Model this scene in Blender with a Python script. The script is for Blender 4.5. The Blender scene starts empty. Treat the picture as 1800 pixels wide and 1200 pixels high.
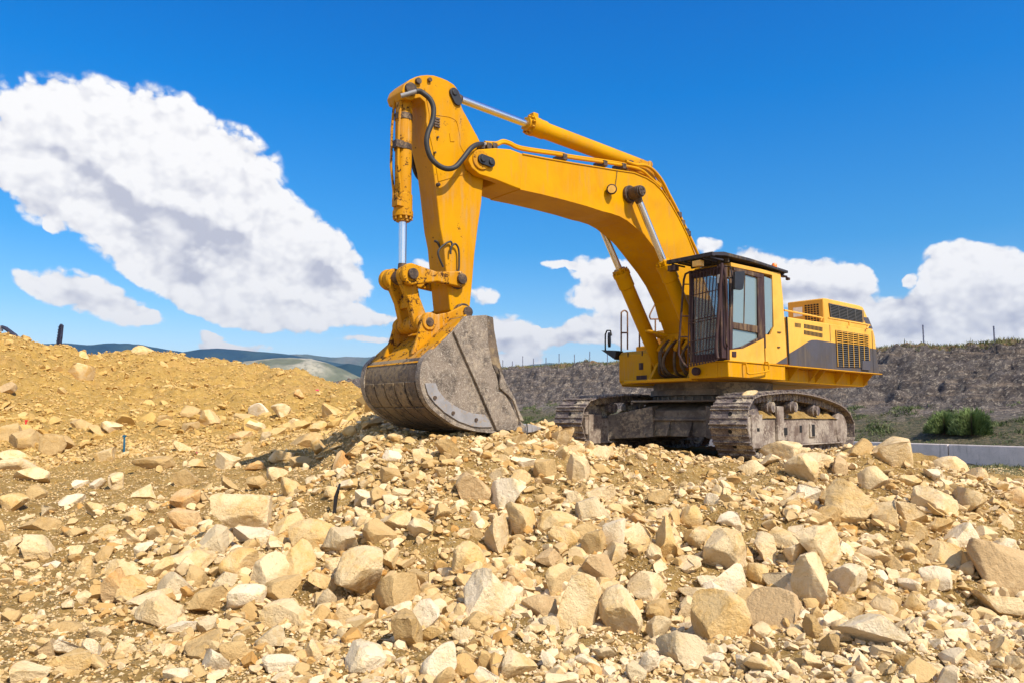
import bpy, bmesh, math, random
import numpy as np
from mathutils import Vector, Matrix
R = math.radians
sc = bpy.context.scene
# ---------------------------------------------------------------- camera
F, PITCH, ROLL, EYE = 1351.1, 0.1004, 0.0054, 1.6        # focal length in px of an 1800 px wide frame
cd = bpy.data.cameras.new('camera'); cam = bpy.data.objects.new('camera', cd)
sc.collection.objects.link(cam); sc.camera = cam
cd.sensor_width = 36; cd.lens = 36 * F / 1800; cd.clip_start = 0.1; cd.clip_end = 30000
cam.matrix_world = Matrix.Translation((0, 0, EYE)) @ Matrix.Rotation(math.pi / 2 + PITCH, 4, 'X') @ Matrix.Rotation(ROLL, 4, 'Z')
CX, CU, CF = (np.array(cam.matrix_world.to_3x3() @ Vector(v)) for v in ((1, 0, 0), (0, 1, 0), (0, 0, -1)))
def ray(px, py):
    return (px - 900) / F * CX - (py - 600) / F * CU + CF
# ---------------------------------------------------------------- light
SUN_AZ, SUN_EL = math.atan2(0.57, -0.66), R(47)          # azimuth from +Y towards +X
sun = bpy.data.lights.new('sun', 'SUN'); sun.energy = 5.0; sun.angle = R(0.6); sun.color = (1, 0.92, 0.79)
so = bpy.data.objects.new('sun', sun); sc.collection.objects.link(so)
sd = Vector((math.sin(SUN_AZ) * math.cos(SUN_EL), math.cos(SUN_AZ) * math.cos(SUN_EL), math.sin(SUN_EL)))
so.rotation_euler = sd.to_track_quat('Z', 'Y').to_euler()
sc.view_settings.view_transform = 'Standard'; sc.view_settings.look = 'None'
sc.view_settings.exposure = 0.32; sc.view_settings.gamma = 1

def N(nt, t, ins=None, **kw):
    n = nt.nodes.new(t)
    for k, v in kw.items(): setattr(n, k, v)
    for k, v in (ins or {}).items():
        s = n.inputs[k]
        if hasattr(v, 'is_linked') or isinstance(v, bpy.types.NodeSocket): nt.links.new(v, s)
        else: s.default_value = v
    return n
def MA(nt, op, a, b=None, clamp=False):
    n = nt.nodes.new('ShaderNodeMath'); n.operation = op; n.use_clamp = clamp
    for i, v in enumerate((a, b)):
        if v is None: continue
        if isinstance(v, bpy.types.NodeSocket): nt.links.new(v, n.inputs[i])
        else: n.inputs[i].default_value = v
    return n.outputs[0]
def MR(nt, v, a, b, c=0., d=1., smooth=True):
    n = N(nt, 'ShaderNodeMapRange', {0: v, 1: a, 2: b, 3: c, 4: d})
    if smooth: n.interpolation_type = 'SMOOTHSTEP'
    return n.outputs[0]
def MIX(nt, f, a, b, mode='MIX'):
    n = nt.nodes.new('ShaderNodeMix'); n.data_type = 'RGBA'; n.blend_type = mode
    for i, v in ((0, f), (6, a), (7, b)):
        if isinstance(v, bpy.types.NodeSocket): nt.links.new(v, n.inputs[i])
        else: n.inputs[i].default_value = v if i == 0 else (*v, 1)[:4]
    return n.outputs[2]
def NOISE(nt, vec, scale, detail=4, rough=.55, dist=0.):
    return N(nt, 'ShaderNodeTexNoise', {'Vector': vec, 'Scale': scale, 'Detail': detail, 'Roughness': rough, 'Distortion': dist}).outputs[0]

def NOISE2(nt, vec, scale, detail=4, rough=.55):
    return N(nt, 'ShaderNodeTexNoise', {'Vector': vec, 'Scale': scale, 'Detail': detail, 'Roughness': rough}, noise_dimensions='2D').outputs[0]

w = bpy.data.worlds.new('World'); sc.world = w; w.use_nodes = True
nt = w.node_tree; nt.nodes.clear()
tc = N(nt, 'ShaderNodeTexCoord'); DIR = tc.outputs['Generated']
sky = N(nt, 'ShaderNodeTexSky'); sky.sky_type = 'NISHITA'; sky.sun_disc = False
sky.sun_elevation = SUN_EL; sky.sun_rotation = SUN_AZ; sky.altitude = 800; sky.air_density = 1.0; sky.dust_density = 0.4; sky.ozone_density = 2.0
# (cx, cy, rx, ry, tilt) of the cumulus lobes as seen from here, turned into azimuth / elevation
LOBES = [(60,205,85,58,0),(150,225,90,72,15),(255,255,105,85,20),(335,300,115,88,30),(240,325,130,65,20),(405,350,80,95,35),(455,410,115,60,20),
 (350,405,130,52,12),(525,435,88,50,32),(580,470,55,45,20),(505,500,120,42,5),(430,520,120,38,14),(545,552,128,17,3),(470,568,75,16,4),(390,545,70,18,14),(600,556,90,9,2),(70,285,70,45,20),(125,330,80,48,30),(190,375,95,48,20),(230,440,70,34,25),(300,500,70,26,25),(640,560,40,5,0),(95,400,16,10,0),
 (-5,275,48,42,0),(25,320,40,24,30),(66,362,32,30,20),(300,455,80,40,20),
 (130,508,72,30,10),(185,535,72,25,16),(240,553,52,10,6),(65,507,45,14,28),
 (372,603,22,13,0),(415,612,48,8,0),(360,590,12,8,0),(660,598,60,6,0),
 (738,469,14,8,0),(848,517,30,14,0),(892,582,36,24,0),(915,595,60,16,0),(905,630,60,18,0),(955,590,45,10,0),(1000,590,70,14,0),
 (1050,480,40,22,20),(1085,497,62,30,12),(1060,527,56,18,5),(1130,520,60,40,15),(1180,540,60,40,0),(1045,575,55,17,0),(1100,580,80,26,0),(1170,590,80,30,0),
 (972,463,20,7,0),(1003,466,16,5,20),(1246,434,20,12,0),(1325,456,40,18,10),(1395,482,62,24,8),(1455,492,62,30,8),(1490,500,32,24,0),(1420,520,90,24,5),
 (1700,470,70,38,10),(1688,450,46,22,0),(1650,500,40,26,0),(1765,492,62,40,5),(1640,545,120,26,0),(1720,550,130,36,0),(1570,572,90,36,0),(1780,540,90,60,0),
 (1592,497,10,9,0),(1680,590,240,40,0),(1500,560,90,20,0),(1740,575,140,30,0),(1610,600,120,20,0)]
def azel(px, py):
    d = ray(px, py); return math.atan2(d[0], d[1]), math.atan2(d[2], math.hypot(d[0], d[1]))
SHADES = [(320,398,150,26,12),(255,372,60,18,20),(275,440,80,24,15),(445,450,120,24,12),(385,500,95,16,8),(560,485,60,16,10),(500,535,70,10,4),(150,300,70,14,25),(75,375,30,14,0),(190,535,60,10,16),
 (1700,522,130,18,0),(1400,512,95,14,4),(1080,515,70,13,4),(1150,560,70,14,0),(930,600,60,10,0),(1060,588,80,10,0),(1620,575,120,16,0),(1770,560,70,24,0)]
def cloud_group(nm='cloud_field', LOBES=LOBES, cap=1.6):
    g = bpy.data.node_groups.new(nm, 'ShaderNodeTree')
    g.interface.new_socket('Vector', in_out='INPUT', socket_type='NodeSocketVector')
    g.interface.new_socket('Value', in_out='OUTPUT', socket_type='NodeSocketFloat')
    gi, go = g.nodes.new('NodeGroupInput'), g.nodes.new('NodeGroupOutput')
    acc = None
    for cx, cy, rx, ry, t in LOBES:
        a, e = azel(cx, cy); a1, e1 = azel(cx + 5, cy); a2, e2 = azel(cx, cy - 5)
        sx, sy = rx * abs(a1 - a) / 5, ry * abs(e2 - e) / 5
        gt = N(g, 'ShaderNodeTexGradient', {'Vector': gi.outputs[0]}, gradient_type='SPHERICAL')
        tm = gt.texture_mapping; tm.vector_type = 'TEXTURE'; tm.translation = (a, e, 0); tm.rotation = (0, 0, -R(t)); tm.scale = (sx * 1.62, sy * 1.62, 1)
        v = gt.outputs['Fac']
        acc = v if acc is None else MA(g, 'ADD', acc, v)
    g.links.new(MA(g, 'MINIMUM', acc, cap), go.inputs[0])
    return g
cg = cloud_group(); sg = cloud_group('cloud_shade', SHADES, 1.)
sep = N(nt, 'ShaderNodeSeparateXYZ', {0: DIR})
az = MA(nt, 'ARCTAN2', sep.outputs[0], sep.outputs[1]); el = MA(nt, 'ARCSINE', sep.outputs[2])
AE = N(nt, 'ShaderNodeCombineXYZ', {0: az, 1: el}).outputs[0]
def warped(off):
    v = N(nt, 'ShaderNodeVectorMath', {0: AE, 1: off}, operation='ADD').outputs[0]
    wn = N(nt, 'ShaderNodeTexNoise', {'Vector': v, 'Scale': 14., 'Detail': 4., 'Roughness': .6}, noise_dimensions='2D')
    wv = N(nt, 'ShaderNodeVectorMath', {0: wn.outputs['Color'], 1: (.5, .5, .5)}, operation='SUBTRACT').outputs[0]
    wv = N(nt, 'ShaderNodeVectorMath', {0: wv, 1: (.024, .020, 0)}, operation='MULTIPLY').outputs[0]
    p = N(nt, 'ShaderNodeVectorMath', {0: v, 1: wv}, operation='ADD').outputs[0]
    gn = nt.nodes.new('ShaderNodeGroup'); gn.node_tree = cg; nt.links.new(p, gn.inputs[0])
    # billows: rounded cells at three sizes
    st = N(nt, 'ShaderNodeVectorMath', {0: p, 1: (1, 1.25, 1)}, operation='MULTIPLY').outputs[0]
    tot = None
    for s, a in ((17., .25), (38., .24), (85., .17)):
        vo = N(nt, 'ShaderNodeTexVoronoi', {'Vector': st, 'Scale': s}, voronoi_dimensions='2D').outputs[0]
        q = MA(nt, 'MULTIPLY', MA(nt, 'SUBTRACT', .45, vo), a * 1.6)
        tot = q if tot is None else MA(nt, 'ADD', tot, q)
    vtot = tot; fb = NOISE2(nt, st, 60., 5, .62)
    tot = MA(nt, 'ADD', tot, MA(nt, 'MULTIPLY', MA(nt, 'SUBTRACT', fb, .5), .6))
    sn = nt.nodes.new('ShaderNodeGroup'); sn.node_tree = sg; nt.links.new(p, sn.inputs[0])
    return gn.outputs[0], tot, sn.outputs[0], vtot
L0, B0, S0, V0 = warped((0, 0, 0)); L1, B1, S1, V1 = warped((.008, .016, 0))
d0 = MA(nt, 'ADD', L0, MA(nt, 'MULTIPLY', B0, MR(nt, L0, .10, .42)))
cover = MR(nt, d0, .20, .56)
soft = NOISE2(nt, AE, 9., 2, .5)
shade = MA(nt, 'ADD', MR(nt, MA(nt, 'ADD', S0, MA(nt, 'MULTIPLY', B0, -.5)), .0, .95, 0., .72), MR(nt, L1, .2, 1.6, 0., .16))
relief = MA(nt, 'MULTIPLY', MA(nt, 'SUBTRACT', V0, V1), .95)
lum = MA(nt, 'ADD', MA(nt, 'SUBTRACT', 1.0, MA(nt, 'MULTIPLY', shade, MR(nt, soft, .36, .62, .35, 1.25))), MA(nt, 'ADD', relief, MR(nt, d0, .3, .9, -.10, .06)), True)
cloudcol = MIX(nt, lum, (.56, .57, .65), (1., .985, .97))
# the rest of the sky (behind the camera, seen in glass and chrome)
back = MR(nt, NOISE(nt, DIR, 2.6, 4, .6), .45, .58)
back = MA(nt, 'MULTIPLY', back, MR(nt, sep.outputs[1], .15, -.15))
cover = MA(nt, 'MAXIMUM', cover, MA(nt, 'MULTIPLY', back, .9))
# polarised, saturated blue: deeper towards the top of the frame, paler low down
tint = N(nt, 'ShaderNodeValToRGB', {0: MR(nt, el, 0., .62, smooth=False)})
cr = tint.color_ramp
cr.elements[0].position = 0; cr.elements[0].color = (1.15, 1.0, .93, 1)
cr.elements[1].position = 1; cr.elements[1].color = (.0, .54, 1.2, 1)
for p_, c_ in ((.12, (.88, .90, .92)), (.22, (.50, .80, .94)), (.35, (.20, .70, .98)), (.65, (.0, .64, 1.16))):
    e_ = cr.elements.new(p_); e_.color = (*c_, 1)
skyc = MIX(nt, 1., sky.outputs[0], tint.outputs[0], 'MULTIPLY')
K = 6.2                                                   # cloud radiance relative to the sky texture
ccol = MIX(nt, 1., cloudcol, (K, K, K), 'MULTIPLY')
final = MIX(nt, cover, skyc, ccol)
bg = N(nt, 'ShaderNodeBackground', {'Color': final, 'Strength': .14})
wo = N(nt, 'ShaderNodeOutputWorld', {'Surface': bg.outputs[0]})

# ---------------------------------------------------------------- helpers
def tag(o, label=None, cat=None, group=None, kind=None):
    for k, v in (('label', label), ('category', cat), ('group', group), ('kind', kind)):
        if v: o[k] = v
    return o
def empty(name, loc=(0, 0, 0), rz=0):
    o = bpy.data.objects.new(name, None); sc.collection.objects.link(o)
    o.location = loc; o.rotation_euler = (0, 0, rz); o.empty_display_size = .3
    return o
def finish(me, smooth=35, recalc=True):
    if recalc:
        bm = bmesh.new(); bm.from_mesh(me); bmesh.ops.recalc_face_normals(bm, faces=bm.faces); bm.to_mesh(me); bm.free()
    if smooth is not None:
        me.polygons.foreach_set('use_smooth', [True] * len(me.polygons)); me.set_sharp_from_angle(angle=R(smooth))
class MB:
    def __init__(s): s.v = []; s.f = []
    def add(s, v, f):
        n = len(s.v); s.v += [tuple(map(float, p)) for p in v]; s.f += [tuple(i + n for i in q) for q in f]; return s
    def box(s, x0, x1, y0, y1, z0, z1, T=None):
        v = [(x, y, z) for x in (x0, x1) for y in (y0, y1) for z in (z0, z1)]
        if T: v = [T(p) for p in v]
        return s.add(v, [(0, 1, 3, 2), (4, 6, 7, 5), (0, 4, 5, 1), (2, 3, 7, 6), (0, 2, 6, 4), (1, 5, 7, 3)])
    def prism(s, pts, y0, y1, T=None):           # pts: (x, z) outline, extruded along y
        n = len(pts); v = [(x, y0, z) for x, z in pts] + [(x, y1, z) for x, z in pts]
        if T: v = [T(p) for p in v]
        return s.add(v, [tuple(range(n)), tuple(range(2 * n - 1, n - 1, -1))] + [(i, (i + 1) % n, n + (i + 1) % n, n + i) for i in range(n)])
    def loft(s, a, b):                            # two closed 3-D loops of equal length
        n = len(a)
        return s.add(list(a) + list(b), [tuple(range(n)), tuple(range(2 * n - 1, n - 1, -1))] + [(i, (i + 1) % n, n + (i + 1) % n, n + i) for i in range(n)])
    def tube(s, path, r, seg=10, cap=True, ring=None):
        P = [Vector(p) for p in path]; n = len(P); rr = r if isinstance(r, (list, tuple)) else [r] * n
        vs = []; prev = None
        for i in range(n):
            t = (P[min(i + 1, n - 1)] - P[max(i - 1, 0)])
            if t.length < 1e-9: t = Vector((0, 0, 1))
            t.normalize()
            if prev is None: a = t.orthogonal().normalized()
            else:
                a = prev - t * prev.dot(t)
                a = t.orthogonal().normalized() if a.length < 1e-6 else a.normalized()
            prev = a; b = t.cross(a)
            for k in range(seg):
                an = 2 * math.pi * k / seg; vs.append(P[i] + (a * math.cos(an) + b * math.sin(an)) * rr[i])
        fs = [(i * seg + k, i * seg + (k + 1) % seg, (i + 1) * seg + (k + 1) % seg, (i + 1) * seg + k) for i in range(n - 1) for k in range(seg)]
        if cap: fs += [tuple(range(seg)), tuple(range((n - 1) * seg, n * seg))]
        return s.add(vs, fs)
    def cyl(s, p0, p1, r, seg=20, r1=None):
        return s.tube([p0, p1], [r, r if r1 is None else r1], seg)
    def turned(s, p0, p1, prof, seg=24):          # prof: (t along p0-p1, radius)
        P0, P1 = Vector(p0), Vector(p1); ax = (P1 - P0).normalized(); a = ax.orthogonal().normalized(); b = ax.cross(a)
        vs = [P0.lerp(P1, t) + (a * math.cos(2 * math.pi * k / seg) + b * math.sin(2 * math.pi * k / seg)) * r for t, r in prof for k in range(seg)]
        n = len(prof)
        return s.add(vs, [(i * seg + k, i * seg + (k + 1) % seg, (i + 1) * seg + (k + 1) % seg, (i + 1) * seg + k) for i in range(n - 1) for k in range(seg)] + [tuple(range(seg)), tuple(range((n - 1) * seg, n * seg))])
    def build(s, name, mat, parent=None, bevel=0, seg=2, smooth=35):
        me = bpy.data.meshes.new(name); me.from_pydata(s.v, [], s.f); me.validate(); me.materials.append(mat)
        finish(me, smooth)
        o = bpy.data.objects.new(name, me); sc.collection.objects.link(o)
        if parent: o.parent = parent
        if bevel:
            m = o.modifiers.new('bevel', 'BEVEL'); m.width = bevel; m.segments = seg; m.limit_method = 'ANGLE'; m.angle_limit = R(35); m.harden_normals = False
        return o
def curve(pts, n=8, closed=False):                # Catmull-Rom through pts
    P = [Vector(p) for p in pts]; out = []; L = len(P)
    for i in range(L if closed else L - 1):
        g = (lambda k: P[k % L]) if closed else (lambda k: P[max(0, min(L - 1, k))])
        a, b, c, d = g(i - 1), g(i), g(i + 1), g(i + 2)
        for j in range(n):
            t = j / n; out.append(.5 * ((2 * b) + (c - a) * t + (2 * a - 5 * b + 4 * c - d) * t * t + (3 * b - a - 3 * c + d) * t ** 3))
    if not closed: out.append(P[-1])
    return out

# ---------------------------------------------------------------- materials
def newmat(name):
    m = bpy.data.materials.new(name); m.use_nodes = True; t = m.node_tree
    return m, t, t.nodes['Principled BSDF'], N(t, 'ShaderNodeTexCoord').outputs['Object']
def bump(t, b, h, strength=.5, dist=.01):
    n = N(t, 'ShaderNodeBump', {'Height': h, 'Strength': strength, 'Distance': dist}); t.links.new(n.outputs[0], b.inputs['Normal'])
def paint(name, col, dust=.35, chips=.62, rough=.42, rust=(.07, .03, .012)):
    m, t, b, o = newmat(name)
    big = NOISE(t, o, 1.3, 5, .6, .5); mid = NOISE(t, o, 7., 6, .7); fine = NOISE(t, o, 38., 5, .7)
    sx = N(t, 'ShaderNodeMapping', {'Vector': o, 'Scale': (9, 9, .8)}).outputs[0]
    streak = NOISE(t, sx, 1.6, 4, .6)
    c = MIX(t, MR(t, big, .35, .7), col, tuple(x * y for x, y in zip(col, (.86, .78, .6))))
    c = MIX(t, MR(t, streak, .56, .70, 0., .28), c, tuple(x * .5 + .04 for x in col))
    du = MA(t, 'MULTIPLY', MR(t, MA(t, 'ADD', MA(t, 'MULTIPLY', big, .5), MA(t, 'MULTIPLY', streak, .5)), .48, .68), dust)
    c = MIX(t, du, c, (.50, .34, .17))
    ch = MR(t, MA(t, 'ADD', MA(t, 'MULTIPLY', mid, .62), MA(t, 'MULTIPLY', fine, .38)), chips, chips + .025)
    c = MIX(t, ch, c, rust)
    t.links.new(c, b.inputs['Base Color']); b.inputs['Specular IOR Level'].default_value = .12
    t.links.new(MA(t, 'ADD', rough, MA(t, 'MULTIPLY', MA(t, 'ADD', du, ch), .35)), b.inputs['Roughness'])
    bump(t, b, MA(t, 'SUBTRACT', MA(t, 'MULTIPLY', mid, .3), ch), .25, .004)
    return m
def mudmetal(name, a, b_, c_, s=5., rough=.75, metal=.1, thr=(.42, .62), bumpd=.012, scratch=0):
    m, t, b, o = newmat(name)
    n1 = NOISE(t, o, s, 8, .68, .6); n2 = NOISE(t, o, s * 4.3, 6, .7); n3 = NOISE(t, o, s * .35, 3, .5)
    c = MIX(t, MR(t, n1, *thr), a, b_)
    c = MIX(t, MR(t, MA(t, 'ADD', MA(t, 'MULTIPLY', n2, .55), MA(t, 'MULTIPLY', n3, .45)), .50, .60), c, c_)
    if scratch:
        wv = N(t, 'ShaderNodeTexNoise', {'Vector': o, 'Scale': 9., 'Detail': 2., 'Distortion': 3.5}).outputs[0]
        k = MA(t, 'ABSOLUTE', MA(t, 'SUBTRACT', wv, .5)); c = MIX(t, MR(t, k, .0, .02, scratch, 0.), c, (.60, .53, .43))
        wv = N(t, 'ShaderNodeTexNoise', {'Vector': o, 'Scale': 17., 'Detail': 3., 'Distortion': 5.}).outputs[0]
        k = MA(t, 'ABSOLUTE', MA(t, 'SUBTRACT', wv, .5)); c = MIX(t, MR(t, k, .0, .014, scratch * .8, 0.), c, (.62, .56, .47))
    t.links.new(c, b.inputs['Base Color']); b.inputs['Metallic'].default_value = metal
    t.links.new(MR(t, n2, .3, .7, rough - .15, rough + .1), b.inputs['Roughness'])
    bump(t, b, MA(t, 'ADD', n1, MA(t, 'MULTIPLY', n2, .4)), .6, bumpd)
    return m
def plain(name, col, rough=.5, metal=0., var=.12):
    m, t, b, o = newmat(name)
    n = NOISE(t, o, 9., 5, .6); c = MIX(t, MR(t, n, .3, .7), tuple(x * (1 - var) for x in col), tuple(min(1, x * (1 + var)) for x in col))
    t.links.new(c, b.inputs['Base Color']); b.inputs['Roughness'].default_value = rough; b.inputs['Metallic'].default_value = metal
    return m
Y_BOOM = paint('yellow_boom_paint', (.61, .292, .0), .12, .64)
Y_WORN = paint('yellow_worn_paint', (.52, .235, .005), .65, .545, .55)
Y_STICK = paint('yellow_stick_paint', (.58, .272, .0), .24, .605)
Y_DECK = paint('yellow_deck_paint', (.62, .30, .002), .24, .62)
Y_BODY = paint('yellow_body_paint', (.76, .42, .075), .20, .69)
Y_GREY = paint('grey_body_paint', (.085, .08, .095), .12, .70, .5)
M_DARK = paint('dark_brown_paint', (.055, .032, .035), .35, .62, .5, (.2, .15, .1))
M_ROOF = paint('roof_guard_paint', (.045, .042, .05), .3, .66, .55, (.2, .15, .1))
M_BLACK = plain('black_steel', (.016, .015, .016), .5, 0, .3)
M_RUBBER = plain('hose_rubber', (.022, .019, .017), .6, 0, .3)
M_PIN = mudmetal('pin_steel', (.05, .032, .022), (.11, .07, .045), (.20, .13, .07), 8, .6, .3)
M_BKT = mudmetal('bucket_steel', (.07, .048, .033), (.20, .152, .11), (.30, .235, .165), 3.5, .72, .12, (.36, .58), .01, .9)
M_SHELL = mudmetal('bucket_shell_steel', (.045, .032, .024), (.15, .10, .06), (.25, .175, .09), 3., .78, .1, (.36, .64), .02, .3)
M_WEAR = mudmetal('worn_plate_steel', (.27, .255, .25), (.36, .34, .33), (.36, .26, .16), 4, .55, .3, (.35, .7), .003)
M_TRACK = mudmetal('track_steel', (.085, .062, .062), (.21, .165, .14), (.50, .41, .28), 9, .72, .12, (.40, .58), .01)
M_TFRAME = mudmetal('track_frame_steel', (.14, .095, .07), (.30, .24, .19), (.42, .35, .27), 4, .8, .1, (.38, .62), .012)
M_CAR = mudmetal('carbody_steel', (.11, .09, .075), (.25, .21, .17), (.40, .32, .22), 3, .8, .1, (.38, .66), .012)
M_CHROME, t, b, o = newmat('chrome'); b.inputs['Base Color'].default_value = (.80, .79, .80, 1); b.inputs['Metallic'].default_value = 1; b.inputs['Roughness'].default_value = .24
M_GLASS, t, b, o = newmat('cab_glass'); b.inputs['Base Color'].default_value = (.30, .38, .38, 1); b.inputs['Roughness'].default_value = .04
b.inputs['Transmission Weight'].default_value = .35; b.inputs['IOR'].default_value = 1.9; b.inputs['Alpha'].default_value = .9
M_FGLASS, t, b, o = newmat('front_glass'); b.inputs['Base Color'].default_value = (.30, .36, .36, 1); b.inputs['Roughness'].default_value = .08
b.inputs['IOR'].default_value = 1.7; b.inputs['Alpha'].default_value = .30
M_LAMP = plain('amber_lens', (.75, .42, .08), .25); M_ORANGE = plain('beacon_orange', (.95, .20, .01), .25)
M_WHITE = plain('white_sticker', (.8, .8, .78), .5)

def rockmat(name, cols, attr=None):
    m, t, b, o = newmat(name)
    oi = N(t, 'ShaderNodeObjectInfo').outputs['Random']
    ov = N(t, 'ShaderNodeVectorMath', {0: o, 1: N(t, 'ShaderNodeCombineXYZ', {0: MA(t, 'MULTIPLY', oi, 37.), 1: MA(t, 'MULTIPLY', oi, 91.)}).outputs[0]}, operation='ADD').outputs[0]
    n1 = NOISE(t, ov, 3.2, 6, .62, .8); n2 = NOISE(t, ov, 14., 7, .7); n3 = NOISE(t, ov, 60., 5, .7)
    a, c2, c3 = (tuple(x * k for x, k in zip(c_, (1.0, .96, .89))) for c_ in cols)
    c = MIX(t, MR(t, n1, .40, .60), a, c2)
    c = MIX(t, MA(t, 'MULTIPLY', MR(t, MA(t, 'ADD', MA(t, 'MULTIPLY', n1, .5), MA(t, 'MULTIPLY', n2, .5)), .52, .62), .75), c, c3)
    c = MIX(t, MR(t, n3, .35, .65, 0., .22), c, tuple(min(1, x * 1.25) for x in a))
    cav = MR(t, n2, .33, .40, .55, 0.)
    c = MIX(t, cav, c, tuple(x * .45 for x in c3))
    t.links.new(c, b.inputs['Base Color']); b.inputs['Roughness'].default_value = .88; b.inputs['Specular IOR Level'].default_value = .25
    bump(t, b, MA(t, 'ADD', MA(t, 'MULTIPLY', n1, 1.2), MA(t, 'ADD', MA(t, 'MULTIPLY', n2, .8), MA(t, 'MULTIPLY', n3, .3))), 1., .035)
    return m
RK = {'pale': rockmat('limestone_pale', ((.72, .565, .345), (.63, .46, .235), (.58, .37, .13))),
      'white': rockmat('limestone_white', ((.78, .66, .48), (.72, .59, .39), (.62, .45, .21))),
      'tan': rockmat('limestone_tan', ((.54, .38, .18), (.46, .31, .14), (.50, .32, .11))),
      'ochre': rockmat('limestone_ochre', ((.66, .49, .26), (.62, .41, .16), (.54, .31, .08))),
      'orange': rockmat('limestone_orange', ((.63, .44, .23), (.60, .34, .12), (.50, .23, .06))),
      'brown': rockmat('limestone_brown', ((.55, .39, .21), (.48, .33, .17), (.64, .49, .29))),
      'grey': rockmat('limestone_grey', ((.62, .50, .32), (.55, .43, .26), (.54, .38, .18)))}

# ---------------------------------------------------------------- terrain
rs = np.random.RandomState(7); TAB = rs.rand(256, 256)
def vn(x, y):
    xi = np.floor(x).astype(int); yi = np.floor(y).astype(int); fx = x - xi; fy = y - yi
    fx = fx * fx * (3 - 2 * fx); fy = fy * fy * (3 - 2 * fy)
    a = TAB[xi & 255, yi & 255]; b = TAB[(xi + 1) & 255, yi & 255]; c = TAB[xi & 255, (yi + 1) & 255]; d = TAB[(xi + 1) & 255, (yi + 1) & 255]
    return (a * (1 - fx) + b * fx) * (1 - fy) + (c * (1 - fx) + d * fx) * fy - .5
def fbm(x, y, s, o=4, g=.55):
    r = 0; a = 1
    for i in range(o):
        r = r + a * vn(x * s + 17.3 * i, y * s + 9.1 * i); s *= 2.03; a *= g
    return r
def zz(py, Y):
    v = (600 - py) / F; return EYE + Y * (math.sin(PITCH) + v * math.cos(PITCH)) / (math.cos(PITCH) - v * math.sin(PITCH))
P = lambda Y, py: (Y, zz(py, Y))
FAR = [(140, -14), (300, -34), (6000, -60)]
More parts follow.
